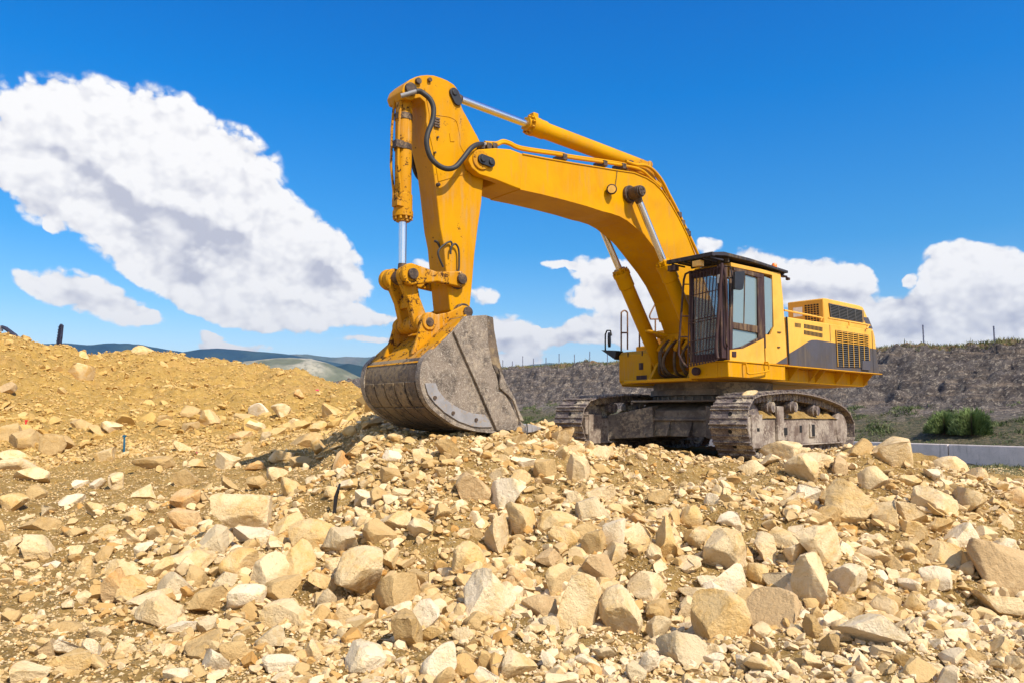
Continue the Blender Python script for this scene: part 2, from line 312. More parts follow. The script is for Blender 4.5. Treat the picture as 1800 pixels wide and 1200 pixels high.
COLS = [
 (-900, [(6.5,0),(12,.1),(20,.3),(30,1.5),(40,5),(48,7.5),(60,7),(90,3)] + FAR),
 (0,   [(6.5,0),P(9.3,975),P(12,905),P(16,860),P(20,832),P(24,804),P(27,772),P(30,742),P(36,692),P(42,640),P(49,593),(62,6.4),(90,3)] + FAR),
 (100, [(6.5,0),P(9.3,975),P(12,905),P(16,860),P(20,829),P(24,800),P(27,772),P(30,745),P(37,700),P(44,655),P(52,612),(64,5.5),(90,2)] + FAR),
 (180, [(6.5,0),P(9.3,970),P(12,900),P(16,850),P(20,812),P(25,780),P(31,748),P(38,712),P(46,672),P(55,630),(66,5),(90,2)] + FAR),
 (250, [(6.5,0),P(9.0,970),P(11.5,900),P(15.5,850),P(20,806),P(25,776),P(31,746),P(38,714),P(46,672),P(55,619),(66,5.5),(90,2)] + FAR),
 (410, [(6.5,0),P(7.6,1005),P(9.4,930),P(11.5,880),P(15,838),P(20,798),P(25,770),P(32,742),P(40,712),P(50,670),P(58,630),(68,5.2),(90,2)] + FAR),
 (440, [(6.5,0),P(7.5,1005),P(9.2,930),P(11.3,880),P(15,836),P(20,796),P(25,768),P(32,742),P(40,714),P(50,680),P(60,650),(70,4.4),(90,2)] + FAR),
 (540, [P(6.5,1078),P(7.4,1005),P(8.6,930),P(10.5,868),P(14,820),P(19,782),P(25,758),P(33,732),P(42,704),P(52,672),P(60,655),(70,4.2),(90,2)] + FAR),
 (600, [P(6.5,1078),P(7.3,1005),P(8.5,925),P(10.2,850),P(13,795),P(16,772),P(22,752),P(33,724),P(42,700),P(52,684),P(58,674),(70,3),(90,1)] + FAR),
 (660, [P(6.5,1078),P(7.3,1005),P(8.4,925),P(9.8,845),P(11.6,775),P(13,752),P(16,745),P(24,724),(40,2.4),(56,3),(70,2),(90,0)] + FAR),
 (780, [P(6.5,1078),P(7.3,1005),P(8.4,920),P(9.7,840),P(10.9,785),P(11.9,757),(13.5,1.3),(17,.9),(26,.5),(40,.4),(60,.3),(90,0)] + FAR),
 (900, [P(6.5,1078),P(7.3,1000),P(8.4,915),P(9.8,840),P(11,800),P(12.2,768),P(13.4,752),(15.5,1.2),(18,.9),(26,.3),(40,.1),(60,0),(90,0)] + FAR),
 (950, [P(6.5,1080),P(7.3,1000),P(8.4,915),P(9.8,845),P(11,806),P(12.2,775),P(13.6,742),(15.5,1.2),(18,.9),(26,.2),(40,0),(60,0),(90,0)] + FAR),
 (1010,[P(6.5,1082),P(7.3,1000),P(8.3,918),P(9.7,855),P(11,818),P(12.4,788),(14,1.05),(16,.9),(18,.9),(26,.1),(40,0),(60,0),(90,0)] + FAR),
 (1100,[P(6.5,1085),P(7.3,1000),P(8.3,918),P(9.7,865),P(11.2,832),P(12.8,800),(14,.95),(16,.87),(20,.85),(26,.1),(40,0),(60,0),(90,0)] + FAR),
 (1230,[P(6.5,1088),P(7.3,1002),P(8.3,915),P(9.7,860),P(11.2,830),P(12.8,812),(14,.86),(16,.84),(20,.84),(26,.1),(40,0),(60,0),(90,0)] + FAR),
 (1310,[P(6.5,1090),P(7.3,1005),P(8.3,912),P(9.7,852),P(11,822),(12,.92),(12.8,.85),(16,.84),(20,.84),(26,.1),(40,0),(60,0),(90,0)] + FAR),
 (1370,[P(6.5,1092),P(7.3,1008),P(8.3,915),P(9.7,848),P(11,802),P(12,787),(13,.98),(16,.85),(20,.84),(26,.1),(40,0),(60,0),(90,0)] + FAR),
 (1450,[P(6.5,1095),P(7.3,1012),P(8.3,925),P(9.7,858),P(11,815),P(12.3,792),(13.6,.98),(16,.87),(20,.84),(26,.1),(40,0),(60,0),(90,0)] + FAR),
 (1540,[P(6.4,1100),P(7.3,1022),P(8.3,938),P(9.7,872),P(11,828),P(12.6,800),(14.5,.98),(17,.85),(20,.7),(26,.1),(40,0),(60,0),(90,0)] + FAR),
 (1640,[P(6.4,1105),P(7.3,1035),P(8.3,958),P(9.6,893),P(11,845),P(12.6,815),(14.5,.8),(17,.5),(20,.25),(26,0),(40,0),(60,0),(90,0)] + FAR),
 (1720,[P(6.3,1110),P(7.3,1045),P(8.3,975),P(9.6,908),P(11,862),P(12.6,835),(14.5,.6),(17,.35),(20,.15),(26,0),(40,0),(60,0),(90,0)] + FAR),
 (1800,[P(6.2,1118),P(7.3,1055),P(8.3,988),P(9.6,925),P(11,885),P(13,862),(15,.35),(18,.22),(22,.08),(27,-.04),(40,0),(60,0),(90,0)] + FAR),
 (2300,[(6.5,0),(8,.1),(10,.25),(13,.25),(20,.1),(30,0),(60,0),(90,0)] + FAR)]
YG = np.concatenate([[0, 3, 5.5], np.geomspace(6, 6000, 420)])
PROF = np.array([np.interp(YG, [0, 5.5] + [k[0] for k in c], [0, 0] + [k[1] for k in c]) for _, c in COLS])
ker = np.array([1, 2, 3, 2, 1.]) / 9                       # round the corners of the profiles
for _ in range(2):
    PROF[:, 3:] = np.apply_along_axis(lambda a: np.convolve(np.pad(a, 2, 'edge'), ker, 'valid'), 1, PROF[:, 3:])
COLU = np.array([(c[0] - 900) / F for c in COLS])
def base_z(x, y):
    x = np.asarray(x, float); y = np.asarray(y, float)
    yy = np.maximum(y, .01); u = np.clip(x / np.maximum(yy, 3.), COLU[0], COLU[-1] - 1e-6)
    i = np.clip(np.searchsorted(COLU, u, 'right') - 1, 0, len(COLU) - 2)
    t = (u - COLU[i]) / (COLU[i + 1] - COLU[i]); t = t * t * (3 - 2 * t)
    j = np.clip(np.searchsorted(YG, yy, 'right') - 1, 0, len(YG) - 2); s = np.clip((yy - YG[j]) / (YG[j + 1] - YG[j]), 0, 1)
    g = lambda a: PROF[a, j] * (1 - s) + PROF[a, j + 1] * s
    return g(i) * (1 - t) + g(i + 1) * t
MOUND_X, MOUND_Y = -3.4, 13.4
def ground_z(x, y, fine=True):
    x = np.asarray(x, float); y = np.asarray(y, float)
    z = base_z(x, y)
    far = np.clip((y - 18) / 25, 0, 1); left = np.clip((-x / np.maximum(y, 1) - .05) / .1, 0, 1)
    hill = np.clip((y - 4.5) / 2.5, 0, 1) * (1 - far)
    z = z + fbm(x, y, .9, 3) * .26 * hill + fbm(x, y, .35, 5, .6) * .85 * far * left * np.clip((130 - y) / 60, 0, 1)
    if fine: z = z + fbm(x + 50, y, 4.5, 4, .6) * (.035 + .05 * hill) * np.clip((60 - y) / 30, 0, 1) + fbm(x, y + 30, 1.6, 4, .68) * .34 * far * left * np.clip((110 - y) / 60, 0, 1)
    return z
def hit(px, py, tmax=110):
    d = ray(px, py); d = d / d[1]; t = np.concatenate([np.arange(3, 20, .02), np.arange(20, tmax, .08)])
    q = EYE + t * d[2] - ground_z(t * d[0], t, False); k = np.argmax(q < 0)
    if q[k] >= 0: return None
    return np.array([t[k] * d[0], t[k], EYE + t[k] * d[2]])
def grid_mesh(name, X, Yv, Z, mat):
    nr, nc = X.shape; me = bpy.data.meshes.new(name)
    co = np.stack([X, Yv, Z], -1).reshape(-1, 3); idx = np.arange(nr * nc).reshape(nr, nc)
    q = np.stack([idx[:-1, :-1], idx[:-1, 1:], idx[1:, 1:], idx[1:, :-1]], -1).reshape(-1, 4)
    raw_mesh(me, co, q); me.materials.append(mat)
    o = bpy.data.objects.new(name, me); sc.collection.objects.link(o); return o
def raw_mesh(me, co, q, smooth=True):
    k = q.shape[1]; me.vertices.add(len(co)); me.vertices.foreach_set('co', co.astype(np.float32).ravel())
    me.loops.add(q.size); me.loops.foreach_set('vertex_index', q.astype(np.int32).ravel())
    me.polygons.add(len(q)); me.polygons.foreach_set('loop_start', np.arange(0, q.size, k, dtype=np.int32)); me.polygons.foreach_set('loop_total', np.full(len(q), k, np.int32))
    me.polygons.foreach_set('use_smooth', np.full(len(q), smooth)); me.update(calc_edges=True)

m_soil, t, b, o = newmat('limestone_soil')
sp = N(t, 'ShaderNodeSeparateXYZ', {0: o})
n1 = NOISE(t, o, .35, 5, .6); n2 = NOISE(t, o, 3., 7, .68); n3 = NOISE(t, o, 22., 7, .75); n4 = NOISE(t, o, 90., 4, .7)
vo = N(t, 'ShaderNodeTexVoronoi', {'Vector': o, 'Scale': 26., 'Randomness': 1.})
near = MIX(t, MR(t, n2, .36, .62), (.46, .29, .095), (.33, .20, .06))  # near soil darkened in colour to deepen the shaded gaps between rocks
bank = MIX(t, MR(t, n2, .36, .64), (.52, .315, .078), (.39, .225, .045))
c = MIX(t, MR(t, MA(t, 'ADD', sp.outputs[1], MA(t, 'MULTIPLY', n1, 10)), 14, 38), near, bank)
c = MIX(t, MA(t, 'MULTIPLY', MR(t, n1, .55, .66), .35), c, (.46, .25, .08))
c = MIX(t, MR(t, n3, .52, .66, 0., .75), c, (.62, .47, .26))
c = MIX(t, MR(t, vo.outputs['Distance'], .0, .28, .5, 0.), c, (.66, .52, .32))
c = MIX(t, MR(t, n3, .44, .34, 0., .6), c, (.20, .115, .04))
# trodden grassy verge behind the pile on the right
gr = MA(t, 'MULTIPLY', MR(t, sp.outputs[0], 5, 9), MR(t, MA(t, 'ADD', sp.outputs[1], MA(t, 'MULTIPLY', n2, 5)), 21.5, 25))
c = MIX(t, gr, c, MIX(t, MR(t, n3, .4, .6), (.09, .10, .03), (.26, .20, .09)))
t.links.new(c, b.inputs['Base Color']); b.inputs['Roughness'].default_value = .95; b.inputs['Specular IOR Level'].default_value = .2
bump(t, b, MA(t, 'ADD', MA(t, 'ADD', n3, MA(t, 'MULTIPLY', n4, .4)), MA(t, 'MULTIPLY', MR(t, vo.outputs['Distance'], 0, .4, 1, 0), .5)), 1., .05)
rows = np.concatenate([np.linspace(-8, 3.5, 30)[:-1], np.geomspace(3.5, 110, 620), np.geomspace(113, 6500, 40)])
us = np.linspace(-1.5, 1.5, 760)
Yg = np.repeat(rows[:, None], len(us), 1); Xg = us[None, :] * (np.maximum(Yg, 0) + 5)
ground = grid_mesh('ground', Xg, Yg, ground_z(Xg, Yg), m_soil); tag(ground, kind='structure')

# ---------------------------------------------------------------- far hills
def hill(name, prof, dist, depth, mat, seed, base=-60):
    xs = np.arange(prof[0][0], prof[-1][0] + 1, 2.); ys = np.interp(xs, [p[0] for p in prof], [p[1] for p in prof])
    rws = np.linspace(0, 1, 60); X = []; Yy = []; Z = []
    for k in rws:
        D = dist + (k - .5) * 2 * depth; h = math.cos((k - .5) * math.pi) ** .8 if 0 < k < 1 else 0
        for_x = (xs - 900) / F * D
        top = EYE + dist * np.array([(math.sin(PITCH) + (600 - y) / F * math.cos(PITCH)) / (math.cos(PITCH) - (600 - y) / F * math.sin(PITCH)) for y in ys])
        z = base + (top - base) * h + fbm(for_x + seed, np.full_like(for_x, D), 1 / (dist * .05), 5, .5) * dist * .012 * h ** .3 * (abs(k - .5) * 2) ** .5
        X.append(for_x); Yy.append(np.full_like(for_x, D)); Z.append(z)
    o = grid_mesh(name, np.array(X), np.array(Yy), np.array(Z), mat); tag(o, kind='structure'); return o
def hillmat(name, a, b2, s, thr=(.45, .6)):
    m, t, b, o = newmat(name); n = NOISE(t, o, s, 6, .6); n2 = NOISE(t, o, s * 8, 4, .7)
    c = MIX(t, MR(t, n, *thr), a, b2); c = MIX(t, MR(t, n2, .5, .6, 0., .5), c, tuple(x * .5 for x in a))
    t.links.new(c, b.inputs['Base Color']); b.inputs['Roughness'].default_value = 1; b.inputs['Specular IOR Level'].default_value = 0; return m
hill('wooded_ridge', [(-700,625),(0,612),(110,608),(150,611),(215,609),(260,613),(318,622),(350,616),(380,614),(420,617),(460,621),(500,626),(560,633),(620,645),(700,668)], 4200, 500, hillmat('ridge_woods', (.020, .05, .07), (.04, .075, .08), .003), 3)
hill('distant_hills', [(430,640),(470,628),(500,627),(540,624),(580,629),(640,630),(700,624),(760,630),(860,650),(900,648),(935,640),(965,636),(1000,639),(1060,645),(1300,650),(2600,640)], 5600, 500, hillmat('hill_heath', (.10, .13, .10), (.20, .19, .14), .002), 9)
hill('blue_wooded_hill', [(560,660),(590,645),(612,641),(640,646),(700,660),(760,690)], 3000, 260, hillmat('hill_woods', (.02, .045, .05), (.03, .055, .045), .004), 5)
hill('scrubby_hill', [(400,650),(428,637),(470,634),(510,632),(545,631),(575,639),(600,650),(630,664),(660,674),(720,690)], 2000, 300, hillmat('hill_scrub', (.15, .155, .095), (.40, .36, .26), .009), 12)

# ---------------------------------------------------------------- embankment, verge and wall on the right
W0 = np.array([18.1, 27.5]); WD = np.array([-.526, .851]); WD /= np.linalg.norm(WD); WN = np.array([WD[1], -WD[0]])   # along / away from the road
m_emb, t, b, o = newmat('netted_slope')
sep2 = N(t, 'ShaderNodeSeparateXYZ', {0: o})
nA = NOISE(t, o, .9, 6, .65, .5); nB = NOISE(t, o, 5., 8, .72, .8); nC = NOISE(t, o, 24., 4, .7)
c = MIX(t, MR(t, nA, .40, .62), (.088, .068, .060), (.165, .135, .115))
lay = NOISE(t, N(t, 'ShaderNodeMapping', {'Vector': o, 'Scale': (.18, .18, 2.8)}).outputs[0], 1.5, 6, .72, .5)
c = MIX(t, MR(t, lay, .50, .62, 0., .7), c, (.27, .20, .14))
c = MIX(t, MR(t, nB, .54, .60, 0., .85), c, (.42, .35, .27))
c = MIX(t, MR(t, nB, .47, .37, 0., .85), c, (.035, .028, .03))
upc = N(t, 'ShaderNodeAttribute', attribute_name='up').outputs['Fac']
c = MIX(t, MR(t, MA(t, 'ADD', upc, MA(t, 'MULTIPLY', nA, 4.)), 10., 7.6, 0., .85), c, MIX(t, MR(t, nB, .42, .58), (.055, .065, .02), (.17, .13, .06)))
upc = N(t, 'ShaderNodeAttribute', attribute_name='up').outputs['Fac']
c = MIX(t, MR(t, MA(t, 'ADD', upc, MA(t, 'MULTIPLY', nB, 1.5)), 14.2, 15.2, 0., .85), c, MIX(t, MR(t, nB, .42, .58), (.17, .13, .05), (.30, .17, .07)))
t.links.new(c, b.inputs['Base Color']); b.inputs['Roughness'].default_value = .95
bump(t, b, MA(t, 'ADD', nB, MA(t, 'MULTIPLY', nC, .3)), 1., .25)
sv = np.linspace(-45, 120, 1000); cross = [(-2.5, -.3), (.8, .05), (2.2, .5), (5, 1.2), (8.4, 1.9), (9.6, 2.5), (11.2, 3.7), (12.8, 5.0), (14, 5.3), (15.5, 5.5), (19, 5.6), (40, 5.7), (120, -20)]
cv = np.concatenate([np.linspace(-2.5, 19, 180), np.linspace(20, 120, 30)])
S, C = np.meshgrid(sv, cv, indexing='ij')
def emb_z(S, C):
    z = np.interp(C, [k[0] for k in cross], [k[1] for k in cross])
    rise = np.clip(C / 12, 0, 1) * (.027 * np.clip(S + 9, 0, 90))
    face = np.clip((C - 8) / 1.5, 0, 1) * np.clip((15.2 - C) / 1.5, 0, 1)
    ter = np.sin(C * 7.5 + fbm(S, C, .25, 3) * 9) * .10 * face
    return z + rise + ter + fbm(S, C, .5, 5, .6) * (.25 + .3 * face) + fbm(S * .9, C * 1.6, 2.0, 3, .6) * .42 * face
def emb_pt(s, c):
    p = W0 + WD * s + WN * c; return np.array([p[0], p[1], float(emb_z(np.array([s]), np.array([c]))[0])])
XX = W0[0] + WD[0] * S + WN[0] * C; YY = W0[1] + WD[1] * S + WN[1] * C
emb = grid_mesh('embankment', XX, YY, emb_z(S, C), m_emb); tag(emb, kind='structure')
at_ = emb.data.attributes.new('up', 'FLOAT', 'POINT'); at_.data.foreach_set('value', C.ravel().astype(np.float32))

m_conc, t, b, o = newmat('concrete')
n1 = NOISE(t, o, 1.6, 6, .6); st = NOISE(t, N(t, 'ShaderNodeMapping', {'Vector': o, 'Scale': (4, 4, .5)}).outputs[0], 1.5, 5, .65); n3 = NOISE(t, o, 20., 5, .7)
c = MIX(t, MR(t, n1, .35, .65), (.72, .62, .56), (.60, .52, .47)); c = MIX(t, MR(t, st, .55, .72, 0., .55), c, (.22, .19, .15)); c = MIX(t, MR(t, n3, .5, .7, 0., .25), c, (.2, .18, .16))
t.links.new(c, b.inputs['Base Color']); b.inputs['Roughness'].default_value = .85; bump(t, b, n3, .4, .01)
wall = tag(empty('concrete_wall', (W0[0], W0[1], 0)), 'low pale grey concrete wall of long panels along the foot of the dark embankment', 'wall')
for k in range(-3, 10):
    a = W0 + WD * (k * 5.6 + 2.55); bnd = a + WD * 5.56; q = MB()
    def wp(p, off, z): return (p[0] + WN[0] * off - W0[0], p[1] + WN[1] * off - W0[1], z)
    pr = [(-.12, -.35), (-.12, .70), (-.10, .74), (.10, .74), (.12, .70), (.12, -.35)]
    q.loft([wp(a, f_, z_) for f_, z_ in pr], [wp(bnd, f_, z_) for f_, z_ in pr]); q.build('wall_panel', m_conc, wall, .012, 2)

def leafmat(name, a, b2, tr=.25):
    m, t, b, o = newmat(name); r = N(t, 'ShaderNodeNewGeometry').outputs['Random Per Island']
    c = MIX(t, r, a, b2); c = MIX(t, MR(t, NOISE(t, o, 1.3, 3, .5), .4, .6), c, tuple(x * .6 for x in a))
    t.links.new(c, b.inputs['Base Color']); b.inputs['Roughness'].default_value = .6; b.inputs['Specular IOR Level'].default_value = .3
    return m
M_BUSH = leafmat('broom_green', (.10, .16, .04), (.24, .30, .11)); M_WEED = leafmat('weed_green', (.08, .12, .03), (.23, .24, .10)); M_GRASS = leafmat('grass_blades', (.12, .14, .035), (.30, .25, .10))
def blades(name, pts, h, wd, mat, spread=.35, seed=1, lean=None):
    r = np.random.RandomState(seed); n = len(pts); pts = np.asarray(pts)
    a = r.rand(n) * 2 * np.pi; hh = h * (.45 + .8 * r.rand(n)) if np.isscalar(h) else h * (.6 + .6 * r.rand(n))
    side = np.stack([np.cos(a), np.sin(a), np.zeros(n)], 1) * (wd * (.6 + .8 * r.rand(n)))[:, None]
    ln = (r.randn(n, 3) * spread if lean is None else lean + r.randn(n, 3) * spread); ln[:, 2] = np.abs(ln[:, 2]) * .2 + 1
    ln /= np.linalg.norm(ln, axis=1)[:, None]; up = ln * hh[:, None]
    mid = pts + up * .55; tip = pts + up; bend = r.randn(n, 3) * (hh * .12)[:, None]; bend[:, 2] = -abs(bend[:, 2]); tip = tip + bend
    co = np.stack([pts - side, pts + side, mid + side * .8, mid - side * .8, tip + side * .15, tip - side * .15], 1).reshape(-1, 3)
    k = (np.arange(n) * 6)[:, None]; q = np.concatenate([k + [0, 1, 2, 3], k + [3, 2, 4, 5]], 0)
    me = bpy.data.meshes.new(name); raw_mesh(me, co, q, False); me.materials.append(mat)
    o = bpy.data.objects.new(name, me); sc.collection.objects.link(o); return o
r = np.random.RandomState(3)
# weeds on the verge behind the wall
n = 120000; s_ = r.rand(n) * 75 - 12; c_ = .6 + 8.2 * r.rand(n) ** .85
keep = fbm(s_, c_, .9, 4, .6) > -.18 + .07 * np.maximum(c_ - 4.5, 0); s_, c_ = s_[keep], c_[keep]
cl = 1 + np.clip(fbm(s_ + 9, c_, 1.1, 3) * 3, -.6, 1.6)
pw = np.stack([W0[0] + WD[0] * s_ + WN[0] * c_, W0[1] + WD[1] * s_ + WN[1] * c_, emb_z(s_, c_) - .03], 1)
tag(blades('weeds', pw, .13 * cl, .017, M_WEED, .8, 2), kind='stuff')
n = 26000; s_ = r.rand(n) * 110 - 14; c_ = 13.2 + 3.2 * r.rand(n); keep = fbm(s_ * 1.3, c_, .9, 3) > -.15; s_, c_ = s_[keep], c_[keep]
pw = np.stack([W0[0] + WD[0] * s_ + WN[0] * c_, W0[1] + WD[1] * s_ + WN[1] * c_, emb_z(s_, c_) - .03], 1)
tag(blades('dry_grass', pw, .26, .02, M_GRASS, .5, 4), kind='stuff')
n = 22000; xx = 9 + r.rand(n) * 14; yy = 20.5 + r.rand(n) * 12; off = (xx - W0[0]) * WN[0] + (yy - W0[1]) * WN[1]; keep = (off < -.2) & (fbm(xx, yy, .8, 3) > -.12 + np.clip((23.5 - yy) * .12, 0, 1)); xx, yy = xx[keep], yy[keep]
tag(blades('grass', np.stack([xx, yy, ground_z(xx, yy) - .02], 1), .15, .012, M_GRASS, .5, 5), kind='stuff')
# two broom bushes
def bush(px, py, dist, wd, ht, label, seed):
    d = ray(px, py); d = d / d[1]; x, y = d[0] * dist, dist; rel = np.array([x, y]) - W0; s, c = rel @ WD, rel @ WN
    z = float(emb_z(np.array([s]), np.array([c]))[0]); r = np.random.RandomState(seed); n = 11000
    root = tag(empty('bush', (x, y, z)), label, 'bush', 'round green bushes at the foot of the embankment')
    a = r.rand(n) * 2 * np.pi; el_ = np.arccos(r.rand(n)); rr = r.rand(n) ** .45
    lobe = 1 + .10 * np.sin(a * 3 + seed + el_ * 2) + .10 * np.sin(a * 7 + el_ * 9) + .10 * (r.rand(n) - .3)
    dx = np.stack([np.cos(a) * np.sin(el_), np.sin(a) * np.sin(el_), np.cos(el_)], 1)
    pts = dx * (rr * lobe)[:, None] * np.array([wd / 2, wd / 2, ht]) * .82
    f = blades('foliage', pts, np.full(n, ht * .16), .011, M_BUSH, .28, seed, lean=dx * np.array([1, 1, .8])); f.parent = root
    st = MB()
    for k in range(9):
        an = k * .7; st.tube([(0, 0, -.1), (.2 * wd * math.cos(an), .2 * wd * math.sin(an), ht * .3), (.32 * wd * math.cos(an), .32 * wd * math.sin(an), ht * .7)], [.03, .02, .008], 6)
    st.build('stem', M_PIN, root)
bush(1660, 755, 33.5, 1.7, .95, 'smaller flatter green bush at the foot of the embankment, left of the rounder one', 21)
bush(1708, 757, 32.5, 1.75, 1.15, 'larger rounded green bush at the foot of the embankment behind the wall', 22)
# fence posts along the top
M_POST = plain('post_blue_grey', (.10, .11, .17), .6)
CREST = 14.6
posts = [(1751, 'blue grey metal fence post on the embankment top, nearest the right edge', 1.2), (1626, 'blue grey metal fence post on the embankment top, just right of the engine housing', 1.2)] + \
 [(p_, 'thin fence post on the far embankment top, %s from the excavator mirror going left' % w_, 1.05) for p_, w_ in zip((1068, 1037, 1010, 983, 960, 938, 919, 901, 884), ('first', 'second', 'third', 'fourth', 'fifth', 'sixth', 'seventh', 'eighth', 'ninth'))]
for p_, lb, hh in posts:
    u = (p_ - 900) / F / .998
    q0 = W0 + WN * CREST; s = (u * q0[1] - q0[0]) / (WD[0] - u * WD[1]); pt = emb_pt(s, CREST)
    root = MB(); root.cyl((0, 0, -.2), (0, 0, hh), .038, 10); root.cyl((0, 0, hh), (0, 0, hh + .02), .045, 10)
    root.cyl((-.03, 0, hh * .9), (.06, 0, hh * .9), .012, 6); root.cyl((-.03, 0, hh * .45), (.06, 0, hh * .45), .012, 6)
    o = root.build('fence_post', M_POST); o.location = pt; tag(o, lb, 'fence post', 'fence posts along the embankment top')

# ---------------------------------------------------------------- excavator
MC = np.array([14.062513877, 10.187356090, .752014515])       # camera in the machine's own frame
MR_, MU, MF = np.array([-.77139748, .63633135, .00532359]), np.array([.06784704, .07392424, .99495326]), np.array([-.63272641, -.76786563, .10019817])
YAW = math.pi / 2 + 2.26
T3 = Matrix.Rotation(YAW, 3, 'Z') @ Vector(MC)
EX = empty('excavator', (-T3.x, -T3.y, EYE - T3.z), YAW)
tag(EX, 'large yellow tracked excavator standing on the rubble heap with its bucket resting on the rocks', 'excavator')
def on(px, py, ax, val):                                      # machine-frame point on a plane of the machine
    d = (px - 900) / F * MR_ - (py - 600) / F * MU + MF; t = (val - MC[ax]) / d[ax]; return MC + t * d
def oy(Y, pts): return [(p[0], p[2]) for p in (on(a, b_, 1, Y) for a, b_ in pts)]
def o3(Y, pts): return [tuple(on(a, b_, 1, Y if np.isscalar(Y) else Y[i])) for i, (a, b_) in enumerate(pts)]
TY = .163
def TT(p):
    x, y, z = p; x += .05; return (x * math.cos(TY) - y * math.sin(TY), x * math.sin(TY) + y * math.cos(TY), z)
# --- tracks
HG, HW = 1.743, .352
path = [(2.86,.66),(2.74,1.0),(2.40,1.19),(1.6,1.27),(.7,1.31),(-.4,1.28),(-1.4,1.19),(-2.2,1.06),(-2.68,.84),(-2.82,.55),(-2.68,.24),(-2.35,.06),(-1.6,.0),(0,0),(1.6,0),(2.3,.05),(2.68,.30)]
dense = curve([(a, 0, b_) for a, b_ in path], 24, True); dense.append(dense[0])
seg = np.cumsum([0] + [(dense[i + 1] - dense[i]).length for i in range(len(dense) - 1)]); PER = seg[-1]; NS = 39
dx_ = np.array([p.x for p in dense]); dz_ = np.array([p.z for p in dense])
def loop_at(s):
    s %= PER; x, z = np.interp(s, seg, dx_), np.interp(s, seg, dz_); x2, z2 = np.interp((s + .02) % PER, seg, dx_), np.interp((s + .02) % PER, seg, dz_)
    a = math.atan2(z2 - z, x2 - x); return x, z, a
for side in (1, -1):
    yc = side * HG
    chain = MB()
    for k in range(NS):
        x, z, a = loop_at((k + .5) * PER / NS); ta, tb = math.cos(a), math.sin(a); nx, nz = tb, -ta          # outward normal (loop runs counter-clockwise)
        def L(p, x=x, z=z, ta=ta, tb=tb, nx=nx, nz=nz):
            u, y, n_ = p; return TT((x + u * ta + n_ * nx, yc + y, z + u * tb + n_ * nz))
        for yy in (-.16, .16):
            chain.box(-.172, .172, yy - .03, yy + .03, -.15, -.035, L); chain.box(-.10, -.02, yy - .045, yy + .045, -.17, -.05, L); chain.box(.04, .12, yy - .045, yy + .045, -.17, -.05, L)
        chain.cyl(L((.09, -.2, -.095)), L((.09, .2, -.095)), .03, 8)
    tr = chain.build('track', M_TRACK, EX, .006, 1); 
    # one shoe, then copies of it around the loop
    sh = MB(); sh.box(-.158, .158, -HW, HW, -.035, -.012)
    for u, hgt in ((-.142, .034), (-.03, .020), (.125, .034)): sh.prism([(u - .018, -.012), (u + .018, -.012), (u + .009, -.012 + hgt), (u - .009, -.012 + hgt)], -HW, HW)
    for yy in (-.16, .16):
        for u in (-.085, .085): sh.cyl((u, yy, -.012), (u, yy, .004), .018, 6)
    sh.cyl((.05, -.02, -.014), (.05, -.02, -.009), .040, 12)
    sho = sh.build('track_shoe', M_TRACK, tr, .004, 1)
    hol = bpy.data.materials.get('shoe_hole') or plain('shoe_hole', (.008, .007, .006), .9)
    if len(sho.data.materials) < 2: sho.data.materials.append(hol)
    nf = len(sho.data.polygons)
    for p in sho.data.polygons:
        if abs(p.center.x - .05) < .042 and abs(p.center.y + .02) < .042 and p.center.z > -.013 and p.center.z < -.005: p.material_index = 1
    for k in range(NS):
        o = sho if k == 0 else sho.copy()
        if k: sc.collection.objects.link(o); o.parent = tr
        x, z, a = loop_at((k + .5) * PER / NS + random.Random(k).uniform(-.004, .004)); loc = TT((x, yc, z))
        M = Matrix.Translation(loc) @ Matrix.Rotation(TY, 4, 'Z') @ Matrix.Rotation(-a, 4, 'Y') @ Matrix.Rotation(math.pi, 4, 'X')
        o.matrix_local = M
    fr = MB()
    fr.prism([(-2.2, .30), (2.05, .30), (2.1, .78), (-2.15, .80)], yc - .24, yc + .24, TT)
    fr.prism([(2.05, .26), (2.50, .26), (2.50, .86), (2.05, .86)], yc - .28, yc + .28, TT)
    fr.prism([(2.50, .44), (2.60, .46), (2.60, .80), (2.50, .82)], yc + .18, yc + .26, TT); fr.prism([(2.50, .44), (2.60, .46), (2.60, .80), (2.50, .82)], yc - .26, yc - .18, TT)
    fr.box(-2.2, 2.06, yc - .30, yc + .30, .27, .30, TT)
    for xx in (1.25,): fr.box(xx - .14, xx + .16, yc + side * .24, yc + side * .30, .38, 1.02, TT); fr.box(xx - .38, xx - .16, yc + side * .24, yc + side * .28, .38, .72, TT)
    fr.box(-.62, -.30, yc + side * .24, yc + side * .27, .42, .70, TT)
    fro = fr.build('track_frame', M_TFRAME, tr, .012, 2)
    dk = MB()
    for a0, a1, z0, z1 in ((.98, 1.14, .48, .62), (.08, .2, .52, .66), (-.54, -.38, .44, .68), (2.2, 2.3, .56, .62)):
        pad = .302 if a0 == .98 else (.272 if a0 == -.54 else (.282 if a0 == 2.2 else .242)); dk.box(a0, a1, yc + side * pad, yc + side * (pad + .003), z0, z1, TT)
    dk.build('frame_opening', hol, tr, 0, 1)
    for k in range(9):
        x = -1.95 + k * .47; rl = MB(); rl.turned(TT((x, yc - .22, .25)), TT((x, yc + .22, .25)), [(0, .05), (.0, .09), (.12, .12), (.14, .15), (.22, .15), (.24, .11), (.76, .11), (.78, .15), (.86, .15), (.88, .12), (1, .09), (1, .05)], 18); rl.build('bottom_roller', M_TRACK, tr)
